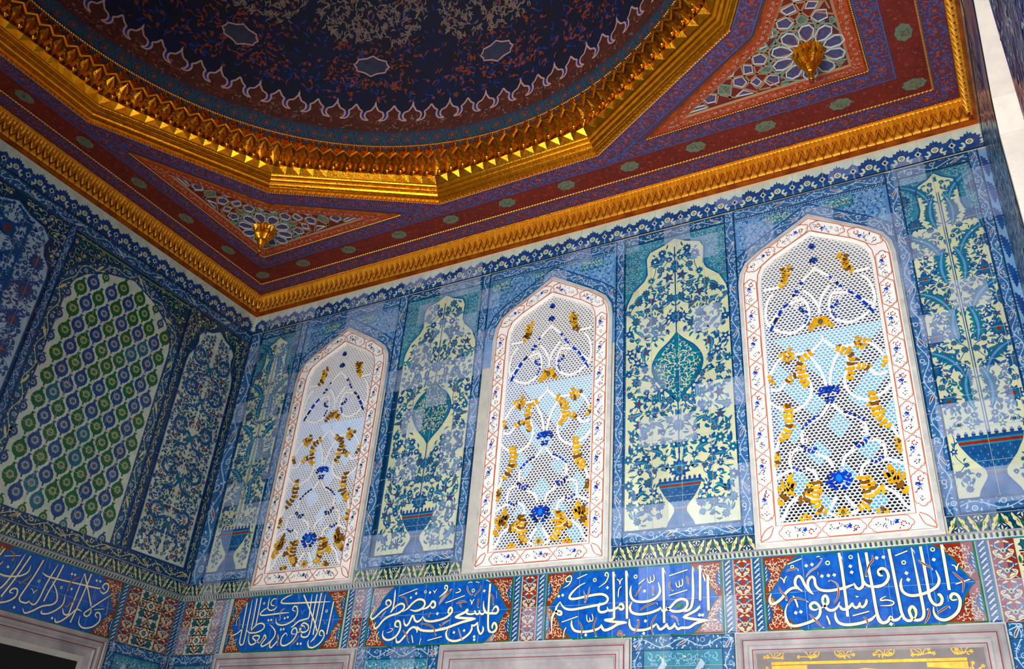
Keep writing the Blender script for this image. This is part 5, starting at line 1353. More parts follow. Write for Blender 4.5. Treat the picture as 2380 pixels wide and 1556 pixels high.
PL = [dict(o=(0, 1240, 3.733), s=[
    (AL, 0, [(62, 115), (35, 200), (5, 300)]), (AL, 3, [(235, 158), (200, 290), (160, 420), (125, 490), (80, 500), (40, 470)]), (AL, 3, [(85, 235), (58, 295), (80, 350), (150, 375), (235, 368), (290, 330), (300, 262)]), (AL, 0, [(280, 175), (240, 300), (190, 450), (148, 568)]),
    (AL, 3, [(225, 530), (198, 520), (215, 488), (248, 495), (250, 555), (205, 605), (130, 625), (75, 605), (60, 550)]), (AL, 3, [(0, 412), (60, 412), (105, 440), (70, 478), (0, 488)]),
    (AL, 0, [(388, 212), (345, 360), (300, 490), (278, 570), (295, 605)]), (AL, 3, [(285, 600), (330, 612), (355, 590)]), (AL, 3, [(352, 600), (390, 622), (418, 570), (450, 430), (512, 245)]), (AL, 0, [(555, 252), (525, 360), (480, 490), (455, 588)]),
    (AL, 3, [(400, 328), (450, 362), (560, 390), (720, 425), (850, 455), (880, 455)]), (AL, 3, [(870, 470), (900, 500), (935, 475), (940, 425), (912, 415), (893, 445), (915, 470)]),
    (AL, 3, [(490, 402), (535, 490), (550, 570), (520, 612), (450, 632), (390, 678), (340, 702), (318, 660)]), (AL, 3, [(605, 520), (600, 600), (560, 655), (500, 695), (455, 695), (455, 665)]),
    (AL, 3, [(600, 640), (615, 690), (648, 690), (665, 620), (735, 330)]), (AL, 0, [(792, 332), (740, 520), (668, 762)]), (AL, 0, [(735, 328), (780, 480), (812, 610)]), (AL * .9, 3, [(812, 600), (812, 670), (785, 702), (762, 680), (800, 640), (880, 575), (985, 498)]),
    (AL, 3, [(745, 662), (705, 645), (665, 690), (605, 750), (565, 765), (555, 730)]), (AL, 3, [(865, 712), (848, 690), (862, 665), (885, 680), (880, 740), (830, 790), (765, 802), (730, 765), (735, 700)]),
    (.006, 0, [(78, 186), (202, 176)]), (.006, 0, [(838, 642), (915, 632)]), (.006, 3, [(447, 238), (445, 288)]), (.006, 3, [(836, 510), (838, 565)]), (.006, 3, [(343, 475), (362, 495), (370, 525)]), (.006, 3, [(395, 490), (378, 500), (370, 525)])],
    d=[(132, 288), (634, 333), (660, 340), (648, 468), (840, 388), (870, 395), (258, 658), (535, 733)], r=[(390, 407, .010), (568, 457, .010)], g=[(790, 680, .006, .008, 0), (35, 440, .014, .009, 0)],
    l=[[(110, 130), (150, 170), (155, 230)], [(325, 350), (290, 400), (250, 440)], [(705, 355), (640, 400), (618, 470)], [(700, 555), (660, 590), (630, 630)], [(945, 570), (940, 620), (935, 680)]])]

inscription('blue inscription at the foot of the left arched window, crowded with tall upright letters', back, .722, 2.090, panel_map(back, 1, [(547.5, 1389), (521, 1512), (801, 1376), (787.7, 1508)], (.722, 2.090)), P1, seed=61)
inscription('blue inscription below the vase panel, between the left and middle windows', back, 2.390, 3.795, panel_map(back, 1, [(869, 1366), (850, 1508), (1192, 1351), (1183, 1498.8)], (2.390, 3.795)), P2, seed=62)
inscription('blue inscription with a large green-filled letter below the space between middle and right windows', back, 4.115, 5.510, panel_map(back, 1, [(1278, 1341), (1266, 1494), (1675, 1310), (1682, 1472)], (4.115, 5.510)), P3, seed=63)
inscription('brightest blue inscription directly below the right arched window, over the gilded marble frame', back, 5.822, 7.155, panel_map(back, 1, [(1775.7, 1301.4), (1785.7, 1468.6), (2257, 1254), (2293, 1431)], (5.822, 7.155)), P4, seed=64)
inscription('dim blue inscription on the left wall above a marble frame', left, -2.12, -.745, panel_map(left, 0, [(0, 1253), (0, 1412), (287, 1349.6), (254, 1476)], (-2.04, -.745)), PL, seed=65)
def more_left():   # the frieze of inscriptions goes on out of view
    pass

# ------------------------------------------------------------------ marble frames and low tiles
def marble_frame(label, f, u0, u1, zt=-.535, gilt=False, dark=False):
    root = empty('marble_frame', f((u0 + u1) / 2, -2.2, 0), label=label, cat='marble frame')
    zb = -2.2
    mb = MB(f)
    def frame(a, t, d0, d1, m):
        o = [(u0 + a, zb), (u0 + a, zt - a), (u1 - a, zt - a), (u1 - a, zb)]; i = [(u0 + t, zb), (u0 + t, zt - t), (u1 - t, zt - t), (u1 - t, zb)]
        for k in range(3):
            mb.raw([f(*o[k], d0), f(*o[k + 1], d0), f(*i[k + 1], d1), f(*i[k], d1)], [(0, 1, 2, 3)], m)
    frame(0, .03, .028, .034, 'marble'); frame(0, 0.0001, .0, .028, 'marble'); frame(.03, .042, .034, .022, 'marble'); frame(.042, .075, .022, .026, 'marble'); frame(.075, .085, .026, .018, 'marble'); frame(.085, .115, .018, .020, 'marble')
    frame(.115, .13, .020, .008, 'marble'); 
    inner = .13
    if not dark:
        mb.raw([f(u0 + .13, -.86 if not gilt else -.745, .008), f(u1 - .13, -.86 if not gilt else -.745, .008), f(u1 - .13, zt - .13, .008), f(u0 + .13, zt - .13, .008)], [(0, 1, 2, 3)], 'marble_dark' if gilt else 'marble')
        for a, b in ((u0 + .13, u0 + .26), (u1 - .26, u1 - .13)): mb.raw([f(a, zb, .008), f(b, zb, .008), f(b, -.745, .008), f(a, -.745, .008)], [(0, 1, 2, 3)], 'marble_dark' if gilt else 'marble')
    else:
        frame(.13, .19, .008, .0, 'marble'); frame(.19, .24, .0, -.0, 'marble_dark')
    mb.build('moulded_surround', root)
    mb = MB(f); mb.base = .026
    for t in (.045, .108):
        P = [(u0 + t, zb), (u0 + t, zt - t), (u1 - t, zt - t), (u1 - t, zb)]
        mb.stroke(P, .0085, 'wine_line', 1 if t < .1 else -8, k=1)
    mb.build('red_line', root)
    mb = MB(f)
    if not dark:
        a, b, z = (u0 + .26, u1 - .26, -.745)
        if gilt:
            # lobed gilt edge over the niche head
            top = [(a - .03, z + .0), (a + .08, z + .02), (a + .28, z + .018), (a + .40, z + .03), (b - .40, z + .03), (b - .28, z + .018), (b - .08, z + .02), (b + .03, z)]
            bot = [(b + .03, z - .035), (b - .15, z - .045), (b - .30, z - .03), ((a + b) / 2 + .15, z - .06), ((a + b) / 2 - .15, z - .06), (a + .30, z - .03), (a + .15, z - .045), (a - .03, z - .035)]
            mb.prism([(a - .03, z - .1), (b + .03, z - .1), (b + .03, z + .005), (a - .03, z + .005)], .0, .012, 'marble_dark')
            mb.prism([(a - .03, z + .002), (b + .03, z + .002), (b + .03, z + .020), (a - .03, z + .020)], .0, .022, 'gilt_paint')
            mb.prism([((a + b) / 2 - .26, z - .055), ((a + b) / 2, z - .075), ((a + b) / 2 + .26, z - .055), ((a + b) / 2, z - .028)], .0, .020, 'gilt_paint')
            mb.prism([(b - .2, z - .03), (b + .03, z - .045), (b + .03, z - .002), (b - .2, z - .002)], .0, .018, 'gilt_paint'); mb.prism([(a - .03, z - .045), (a + .2, z - .03), (a + .2, z - .002), (a - .03, z - .002)], .0, .018, 'gilt_paint')
            mb.build('gilt_niche_edge', root)
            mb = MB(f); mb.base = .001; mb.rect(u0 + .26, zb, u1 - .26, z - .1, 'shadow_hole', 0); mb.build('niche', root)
            # gilt bouquets
            r = random.Random(5)
            spots = [(u0 + .244 + k * (u1 - u0 - .488) / 5, -.668) for k in range(6)] + [(u0 + .2, -.79), (u1 - .2, -.79)]
            for (x, y) in spots:
                mb = MB(f); mb.base = .0085
                sg = r.choice((-1, 1))
                for k in range(5):
                    a0 = -.6 + k * 1.05; L = .034 + .022 * r.random()
                    ex, ey = x + sg * L * 1.35 * cos(a0), y - .01 + L * sin(a0) * .9 + .006
                    mb.stroke([(x, y - .03), ((x + ex) / 2 + .01 * sg, (y + ey) / 2 - .012), (ex, ey)], .0045, 'gilt_paint', 1, k=4)
                    mb.star(ex, ey, .014, .0075, 5, 'gilt_paint', 2, r.random()); mb.disc(ex, ey, .003, 'marble_dark', 3, n=5)
                for k in range(7):
                    a0 = r.uniform(0, 6.28); mb.leaf(x + .03 * cos(a0), y - .012 + .014 * sin(a0), a0, .024, .009, 'gilt_paint', 1, bend=.8)
                mb.stroke([(x + sg * .01, y - .032), (x + sg * .05, y - .028), (x + sg * .066, y), (x + sg * .052, y + .018), (x + sg * .042, y + .004)], .006, 'gilt_paint', 1, k=4)
                mb.build('gilt_bouquet', root)
        else:
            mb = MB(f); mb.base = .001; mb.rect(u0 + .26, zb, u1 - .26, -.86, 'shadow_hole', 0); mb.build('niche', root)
    else:
        mb.base = -.0; mb.rect(u0 + .24, zb, u1 - .24, zt - .24, 'shadow_hole', 2)
        mb.build('dark_opening', root)
        mb = MB(f); mb.base = .004
        for i in range(16):
            for j in range(6):
                x = u1 - .40 - i * .04 - (j % 2) * .02; z = zt - .46 - j * .035
                mb.ring(x, z, .013, .004, 'marble', 1, n=6)
        mb.build('lattice_screen', root)
    return root
marble_frame('plain grey marble frame below the first inscription from the corner', back, .628, 2.300)
marble_frame('grey marble frame with red lines, centre of the bottom edge', back, 3.165, 4.815)
marble_frame('marble frame with gilt flower sprays at the lower right corner', back, 5.600, 7.240, gilt=True)
marble_frame('dark marble frame around a black opening at the lower left corner', left, -2.6, -.735, zt=-.525, dark=True)

def low_tiles(label, f, u0, u1, seed, zt=-.525):
    root = empty('low_tile_mural', f((u0 + u1) / 2, -1.5, 0), label=label, cat='tile mural')
    mb = MB(f, mirror=(u0 + u1) / 2); mb.base = BASE_D; mb.rect(u0, -2.2, u1, zt, 'turquoise', 0); xc = (u0 + u1) / 2; hw = (u1 - u0) / 2 - .1
    if hw > .12:
        mb.mir = None
        for sx in (-1, 1):
            c = xc + sx * hw / 2; q = hw / 2 * .9
            pts = [(c + a * q, zt - .36 + b) for a, b in ((-1, -.3), (-1, -.1), (-.8, -.02), (-.6, .05), (-.45, .12), (0, .2), (.45, .12), (.6, .05), (.8, -.02), (1, -.1), (1, -.3))]
            mb.poly(pts, 'cool_white', 2)
            for k in range(5): mb.leaf(c, zt - .45 + k * .05, pi / 2 + (k % 2 - .5) * 2, .1, .04, 'teal', 3, bend=.8)
            mb.blossom(c, zt - .27, .05, 'blue', 'teal', 'cream', 4)
        ins = lambda x, y: u0 + .1 < x < u1 - .1 and y < zt - .11 and y > zt - .28 and abs(abs(x - xc) - hw / 2) > .25 * (y - zt + .36) * -1 + .05
        curls(mb, (u0 + .1, zt - .3, u1 - .1, zt - .1), lambda x, y: u0 + .1 < x < u1 - .1 and zt - .2 < y < zt - .11, .06, 'cool_white', 'pale_blue', None, None, 1, seed, acc='cream')
    mb.mir = None; joints(mb, u0, -2.2, u1, zt, l=9)
    mb.build('painted_field', root)
    mb = MB(f); mb.base = BASE_D
    scroll(mb, [(u0, zt - .05), (u1, zt - .05)], .1, 'blue', 'pale_blue', 'cool_white', 'pale_blue', 'sealing_red', 'petrol', l=5, seed=seed, edgew=.06)
    scroll(mb, [(u0 + .045, -1.3), (u0 + .045, zt)], .09, 'blue', 'pale_blue', 'cool_white', 'pale_blue', 'sealing_red', 'petrol', l=5, seed=seed + 1, edgew=.06)
    scroll(mb, [(u1 - .045, -1.3), (u1 - .045, zt)], .09, 'blue', 'pale_blue', 'cool_white', 'pale_blue', 'sealing_red', 'petrol', l=5, seed=seed + 2, edgew=.06)
    mb.build('scroll_border', root)
low_tiles('dark blue tiles at the bottom of the room corner, on the window wall', back, .02, .612, 71)
low_tiles('turquoise tiles between the plain and the central marble frames', back, 2.315, 3.150, 72)
low_tiles('turquoise tiles left of the marble frame with gilt sprays', back, 4.830, 5.585, 73)
low_tiles('dark blue tiles right of the gilded marble frame', back, 7.255, W - .005, 74)
low_tiles('dark blue tiles at the bottom of the room corner, on the left wall', left, -.720, -.02, 75)

# right wall tiles, seen almost edge-on
root = empty('side_wall_tiles', right(.75, 0, 0), label='dark blue tiles at the right edge, between the corner and the side window', cat='tile mural')
mb = MB(right); mb.base = BASE_D
mb.rect(.012, -.5, 1.45, ZF, 'blue', 0)
ins = lambda x, y: .05 < x < 1.4 and y < 3.05
flora(mb, (.03, 0, 1.42, 3.0), ins, .14, 81, 'navy', ('navy', 'cool_white', 'teal'), (('navy', 'teal', 'cool_white'), ('cool_white', 'blue', 'navy')), l=2)
mb.build('painted_field', root)
root = empty('side_wall_tiles', right(4.5, 0, 0), label='dark blue tiles at the top right edge, on the near side of the side window', cat='tile mural')
mb = MB(right); mb.base = BASE_D
mb.rect(2.87, -.5, W, ZF, 'blue', 0); mb.poly([(1.62, 2.15), (2.15, 2.44), (2.15, 3.1), (1.46, 3.1), (1.46, 1.96)], 'blue', 0); mb.poly([(2.15, 2.44), (2.72, 2.15), (2.87, 1.96), (2.87, 3.1), (2.15, 3.1)], 'blue', 0)
flora(mb, (2.9, 0, 6., 3.0), lambda x, y: 2.9 < x < 5.9, .16, 82, 'navy', ('navy', 'cool_white', 'teal'), (('navy', 'teal', 'cool_white'), ('cool_white', 'blue', 'navy')), l=2)
mb.build('painted_field', root)
# ------------------------------------------------------------------ ceiling
CX, CY = W / 2, -W / 2
AP = 3.215                       # apothem of the twelve-sided opening
RV = AP / cos(radians(15))
def pv(k, ap=AP): a = radians(105 + 30 * k); r = ap / cos(radians(15)); return (CX + r * cos(a), CY + r * sin(a))
croot = empty('ceiling', (CX, CY, H), kind='structure')
mb = MB(ceil_)
ring = []
for i in range(24):
    a = radians(15 * i); r = RV if i % 2 else AP
    o = .5 * W / max(abs(cos(a)), abs(sin(a)))
    ring.append(((CX + r * cos(a), CY + r * sin(a)), (CX + o * cos(a), CY + o * sin(a))))
for i in range(24):
    a, b = ring[i], ring[(i + 1) % 24]
    mb.poly([a[0], b[0], b[1], a[1]], 'paint_wine', 0)
mb.build('painted_boards', croot)

def ceil_scroll(mb, path, w, seed, l=2, edge=True, start=0.):
    r = random.Random(seed)
    ground_strip(mb, path, w, 'paint_wine', l)
    T, L = strip_map(path)
    n = int(L / .105)
    for i in range(n):
        s0 = (i + .5) * L / n; sg = 1 if i % 2 else -1
        for k in range(30):
            p = T(s0 + r.uniform(-.055, .055), r.uniform(-.43, .43) * w)
            mb.leaf(p[0], p[1], r.random() * 6.28, r.uniform(.022, .042), .0095, 'paint_blue', l + 1, bend=r.choice((-1.6, 1.6)), n=4)
        if i % 2 == 0: p = T(s0 + .03, r.uniform(-.1, .1) * w); mb.star(p[0], p[1], .019, .013, 6, 'paint_orange', l + 3)
        for k in range(4): p = T(s0 + r.uniform(-.05, .05), r.uniform(-.36, .36) * w); mb.star(p[0], p[1], .011, .007, 5, 'paint_orange', l + 3)
    if edge:
        for o in (.5, -.5): ground_strip(mb, off_path(path, o * (w - .007)), .007, 'paint_edge', l + 4)
def U(o, y=-W): return [(o, y + .05), (o, -o), (W - o, -o), (W - o, y + .05)]
mb = MB(ceil_); ceil_scroll(mb, U(.175), .180, 1); mb.build('outer_blue_band', croot)
mb = MB(ceil_); ceil_scroll(mb, U(.596), .168, 2); mb.build('inner_blue_band', croot)
mb = MB(ceil_); P = U(.395); ground_strip(mb, P, .225, 'paint_red', 2)
r = random.Random(3); T, L = strip_map(P)
for i in range(int(L / .011)):
    p = T(i * .011, r.uniform(-.095, .095)); mb.leaf(p[0], p[1], r.random() * 6.28, r.uniform(.02, .045), .010, 'paint_red2', 3, bend=r.choice((-1.5, 1.5)), n=4)
    if i % 9 == 0: p = T(i * .011, r.uniform(-.06, .06)); mb.star(p[0], p[1], .018, .011, 6, 'paint_red2', 4)
meds = [(.415, -.41), (W - .395, -.39)] + [(x, -.41) for x in (1.02, 1.67, 2.34, 2.99, 3.65, 4.30, 4.95, 5.58, 6.20, 6.82)]
meds += [(.40, -y) for y in (.95, 1.567, 2.195, 2.844, 3.49, 4.13)] + [(W - .39, -y) for y in (.961, 1.56, 2.18, 2.8, 3.4)]
for k, (x, y) in enumerate(meds):
    hz = abs(y) < .5 and .5 < x < W - .5
    a, b = (.088, .062) if hz or (abs(y) < .5) else (.062, .088)
    q = []
    for i in range(32):
        t = 2 * pi * i / 32; m = 1 + .07 * cos(8 * t); q.append((x + a * m * cos(t), y + b * m * sin(t)))
    mb.poly(q, 'paint_sage', 5)
    for i in range(22):
        t = r.random() * 6.28; rr_ = r.uniform(.1, .8); mb.leaf(x + a * rr_ * cos(t), y + b * rr_ * sin(t), r.random() * 6.28, .03, .006, 'paint_wine' if i % 3 == 0 else 'paint_red2', 6, bend=1.3, n=4)
mb.build('red_band', croot)
for (x, y) in ((W - .395, -.39), (.43, -.43)): pass
# twisted bead mouldings
mb = MB(); beads(mb, [ceil_(x, y, .008) for x, y in U(.272, -5.2)], .030, .0105, 'gold_bead'); mb.build('twisted_bead', croot)
mb = MB(); beads(mb, [ceil_(x, y, .006) for x, y in U(.086, -5.2)], .020, .0085, 'gold'); mb.build('twisted_bead', croot)
# blue collar round the twelve-sided opening
def dpath(ap, k0=-6, k1=7): return [pv(k, ap) for k in range(k0, k1)]
mb = MB(ceil_); ceil_scroll(mb, dpath(AP + .088, -4, 7), .165, 4, l=9); mb.build('blue_collar', croot)

# star lattice panels in the corners
TRI = [(.69, -2.56), (.69, -.69), (2.56, -.69), (1.398, -1.398)]
def inset(poly, d):
    n = len(poly); out = []
    A = sum(poly[i][0] * poly[(i + 1) % n][1] - poly[(i + 1) % n][0] * poly[i][1] for i in range(n)); sg = 1 if A > 0 else -1
    for i in range(n):
        a, b, c = poly[i - 1], poly[i], poly[(i + 1) % n]
        def nr(u, v): L = hypot(v[0] - u[0], v[1] - u[1]); return (-(v[1] - u[1]) / L * sg, (v[0] - u[0]) / L * sg)
        n1, n2 = nr(a, b), nr(b, c)
        nx, ny = n1[0] + n2[0], n1[1] + n2[1]; L = hypot(nx, ny); nx /= L; ny /= L
        k = d / (nx * n1[0] + ny * n1[1]); out.append((b[0] + nx * k, b[1] + ny * k))
    return out
S7 = (1560, 0, 5.187); S8 = (1770, 0, 3.896)
CELL_B = [(S7, [(840, 705), (935, 610), (950, 690)]), (S7, [(980, 680), (1080, 640), (1155, 695), (1115, 765), (1000, 765)]), (S7, [(870, 780), (970, 785), (985, 865), (880, 890)]),
          (S7, [(590, 915), (770, 770), (742, 905), (592, 948)]), (S7, [(755, 945), (855, 915), (910, 985), (860, 1045), (755, 1020)]), (S7, [(955, 985), (1025, 925), (1090, 975), (1040, 1035)]),
          (S7, [(1125, 970), (1180, 900), (1290, 905), (1300, 985), (1195, 1025)]), (S7, [(385, 1090), (490, 1000), (505, 1010), (430, 1085)]), (S7, [(375, 1180), (430, 1125), (540, 1140), (530, 1220), (440, 1240)]),
          (S7, [(165, 1285), (320, 1165), (340, 1185), (290, 1250)]), (S7, [(215, 1355), (270, 1295), (400, 1265), (435, 1290)]), (S7, [(780, 1160), (870, 1080), (990, 1115)]), (S7, [(1095, 470), (1155, 410), (1175, 355), (1215, 360), (1225, 430), (1140, 465)])]
CELL_G = [(S7, [(580, 1010), (725, 1030), (710, 1140), (570, 1125)]), (S7, [(1075, 860), (1120, 795), (1235, 795), (1180, 870)]), (S7, [(1010, 565), (1075, 520), (1150, 525), (1175, 570), (1100, 620)]),
          (S7, [(60, 1390), (130, 1310), (235, 1300), (200, 1355)]), (S7, [(1325, 990), (1415, 955), (1410, 1005), (1325, 1015)])]
RIBS = [(S7, [(40, 1400), (340, 1170), (450, 1290)]), (S7, [(360, 1110), (570, 1135), (720, 1165), (790, 1170)]), (S7, [(300, 1270), (520, 970), (720, 1180)]), (S7, [(560, 930), (570, 1130), (540, 1245)]), (S7, [(790, 740), (740, 920), (710, 1190)]),
        (S7, [(590, 960), (750, 930), (1010, 880), (1300, 890)]), (S7, [(820, 720), (870, 890), (1050, 1080), (1200, 1050)]), (S7, [(740, 1035), (880, 1065), (1040, 1105)]), (S7, [(870, 1060), (1020, 900), (1180, 700)]),
        (S7, [(840, 720), (960, 685), (1210, 580)]), (S7, [(950, 600), (990, 780), (1020, 880)]), (S7, [(830, 770), (1000, 780), (1250, 795)]), (S7, [(960, 580), (1110, 640), (1270, 740)]), (S7, [(1040, 1070), (1180, 880), (1260, 760)]), (S7, [(1050, 1080), (1150, 960), (1310, 1040)]), (S7, [(1100, 470), (1230, 430), (1380, 380)])]
def lpt(S_, p):
    q = at(S_[0] + p[0] / S_[2], S_[1] + p[1] / S_[2], 2, H); return (W - q.x, q.y)     # in the frame of the left corner
def lattice(flip, label):
    root = empty('star_lattice_panel', (1.1 if not flip else W - 1.1, -1.1, H), label=label, cat='ceiling panel')
    f = (lambda u, v, d=0: (u, v, H - d)) if not flip else (lambda u, v, d=0: (W - u, v, H - d))
    tri = TRI; i1 = inset(tri, .018); i2 = inset(tri, .105); i3 = inset(tri, .125)
    mb = MB(f)
    def ringp(A, B, m, l, d0=0, d1=0):
        for k in range(4):
            a, b, c, d = A[k], A[(k + 1) % 4], B[(k + 1) % 4], B[k]
            mb.raw([f(*a, d0), f(*b, d0), f(*c, d1), f(*d, d1)], [(0, 1, 2, 3)], m)
    ringp(tri, i1, 'gold_brown', 2, .004, .016); ringp(i1, i2, 'paint_orange', 3, .016, .012); ringp(i2, i3, 'rib_tan', 4, .012, .004)
    mb.base = .0165; r = random.Random(6)
    path = inset(tri, .062); path = path + [path[0]]
    T, L = strip_map(path)
    for i in range(int(L / .055)):
        p = T(i * .055, r.uniform(-.012, .012)); mb.disc(p[0], p[1], .012, 'paint_cream', 1, n=6); mb.disc(p[0], p[1], .006, 'paint_dark', 2, n=5)
        for k in range(3):
            p = T(i * .055 + .015 + .012 * k, r.uniform(-.03, .03)); mb.leaf(p[0], p[1], r.random() * 6.28, .028, .007, 'paint_cream' if k else 'paint_red', 1, bend=1.2, n=3)
    mb.build('orange_border', root)
    mb = MB(); beads(mb, [f(*p, .014) for p in (TRI[0], TRI[1], TRI[2])], .022, .009, 'gold_bead'); mb.build('twisted_bead', root)
    mb = MB(f); mb.base = .001; mb.poly(i3, 'paint_red', 1)
    inn = in_poly(i3)
    C = (1.066, -1.066)
    def mirror(q): return (-q[1], -q[0])
    def cells(lst, fill, rib, dec):
        for S_, pts in lst:
            P = [lpt(S_, p) for p in pts]
            for Q in (P, [mirror(q) for q in P]):
                mb.poly(Q, fill, 2)
                cx_ = sum(q[0] for q in Q) / len(Q); cy_ = sum(q[1] for q in Q) / len(Q)
                for k in range(5): a = k * 1.26; mb.leaf(cx_ + .01 * cos(a), cy_ + .01 * sin(a), a, .03, .007, dec, 3, bend=1.5, n=3)
                mb.disc(cx_, cy_, .006, 'paint_orange', 4, n=5)
                mb.band3(Q + [Q[0]], .008, .002, .010, rib, k=1)
    cells(CELL_B, 'paint_violet', 'rib_white', 'paint_blue'); cells(CELL_G, 'paint_sage', 'rib_mint', 'green')
    for S_, pts in RIBS:
        P = [lpt(S_, p) for p in pts]
        for Q in (P, [mirror(q) for q in P]): mb.band3(Q, .014, .002, .009, 'rib_tan', k=1)
    # ten-petalled rosette
    a0 = 180 - 27.
    for k in range(10):
        a = radians(a0 + 36 * k)
        def R(rad, t): return (C[0] + rad * cos(a + t), C[1] + rad * sin(a + t))
        pet = [R(.115, 0), R(.165, .27), R(.235, .235), R(.275, .10), R(.275, -.10), R(.235, -.235), R(.165, -.27)]
        mb.poly(pet, 'paint_violet', 5)
        for t in range(7): q = R(.2 + .03 * cos(t), .1 * sin(t)); mb.leaf(q[0], q[1], t * .9, .035, .007, 'paint_blue', 6, bend=1.4, n=3)
        mb.band3(pet + [pet[0]], .010, .003, .014, 'rib_white', k=1)
        b = a + pi / 10
        def R2(rad, t): return (C[0] + rad * cos(b + t), C[1] + rad * sin(b + t))
        arrow = [R2(.24, 0), R2(.31, .14), R2(.30, 0), R2(.31, -.14)]
        if all(inn(*q) for q in arrow): mb.poly(arrow, 'paint_sage', 5); mb.band3(arrow + [arrow[0]], .007, .003, .012, 'rib_mint', k=1)
        mb.band3([R2(.06, 0), R2(.235, 0)], .009, .003, .012, 'rib_mint', k=1)
        q = [R2(.05, 0), R2(.14, .18), R2(.30, .02)]; q2 = [R2(.05, 0), R2(.14, -.18), R2(.30, -.02)]
        for z in (q, q2):
            if all(inn(*w_) for w_ in z): mb.band3(z, .009, .003, .011, 'rib_tan', k=1)
        mb.band3([R(.285, -.35), R(.30, 0), R(.285, .35)] if inn(*R(.30, 0)) else [R(.27, -.2), R(.27, .2)], .010, .003, .011, 'rib_mint', k=1)
    mb.build('star_ribs', root)
lattice(False, 'kite-shaped ceiling panel of white star ribs above the left room corner')
lattice(True, 'kite-shaped ceiling panel of white star ribs near the top right corner')

# ------------------------------------------------------------------ hanging gilt pendants
def pendant(x, y, label, s=1.):
    root = empty('ceiling_pendant', (x, y, H - .30), label=label, cat='ceiling pendant')
    def lathe(mb, prof, n, m, flute=0., k=12, sm=True, rot=0.):
        vs = []
        for rr_, z in prof:
            for i in range(n):
                a = 2 * pi * i / n + rot; q = rr_ * (1 + flute * (1 if i % 2 else -1))
                vs.append((x + q * cos(a), y + q * sin(a), z))
        fs = [(j * n + i, j * n + (i + 1) % n, (j + 1) * n + (i + 1) % n, (j + 1) * n + i) for j in range(len(prof) - 1) for i in range(n)]
        fs.append(list(range(n))[::-1]); fs.append([(len(prof) - 1) * n + i for i in range(n)])
        mb.raw(vs, fs, m, sm)
    z = H - .002
    mb = MB(); lathe(mb, [(.055, z - .16), (.085, z - .11), (.10, z - .05), (.112, z - .02), (.10, z)], 20, 'gold', .10, sm=False)
    # tiers of pointed muqarnas cells
    for t, (rr_, zz, h, n) in enumerate(((.118, -.035, .06, 10), (.100, -.075, .06, 10), (.082, -.115, .055, 10), (.062, -.15, .05, 10))):
        for i in range(n):
            a = 2 * pi * (i + .5 * (t % 2)) / n; w_ = pi / n * .95
            def P(q, da, dz): return (x + q * cos(a + da), y + q * sin(a + da), z + zz + dz)
            vs = [P(rr_ * .9, -w_, h * .5), P(rr_ * .9, w_, h * .5), P(rr_ * 1.12, 0, h * .25), P(rr_ * .82, 0, -h * .7), P(rr_ * .8, 0, h * .9)]
            mb.raw(vs, [(0, 2, 4), (2, 1, 4), (0, 3, 2), (3, 1, 2)], 'gold')
    mb.build('muqarnas_cup', root)
    mb = MB(); lathe(mb, [(.030, z - .235), (.034, z - .225), (.040, z - .205), (.054, z - .18), (.056, z - .165), (.045, z - .15)], 18, 'gold'); mb.build('bell', root)
    mb = MB(); lathe(mb, [(.012, z - .315), (.020, z - .31), (.024, z - .295), (.020, z - .275), (.012, z - .262), (.014, z - .25), (.022, z - .24), (.018, z - .23)], 14, 'gold'); mb.build('finial', root)
    mb = MB(); lathe(mb, [(.012, z - .335), (.018, z - .33), (.016, z - .31)], 10, 'paint_red'); mb.build('red_tip', root)
pendant(1.075, -1.085, 'gilt honeycomb pendant hanging from the ceiling panel above the left corner')
pendant(W - 1.066, -1.075, 'gilt honeycomb pendant hanging from the ceiling panel near the top right corner')

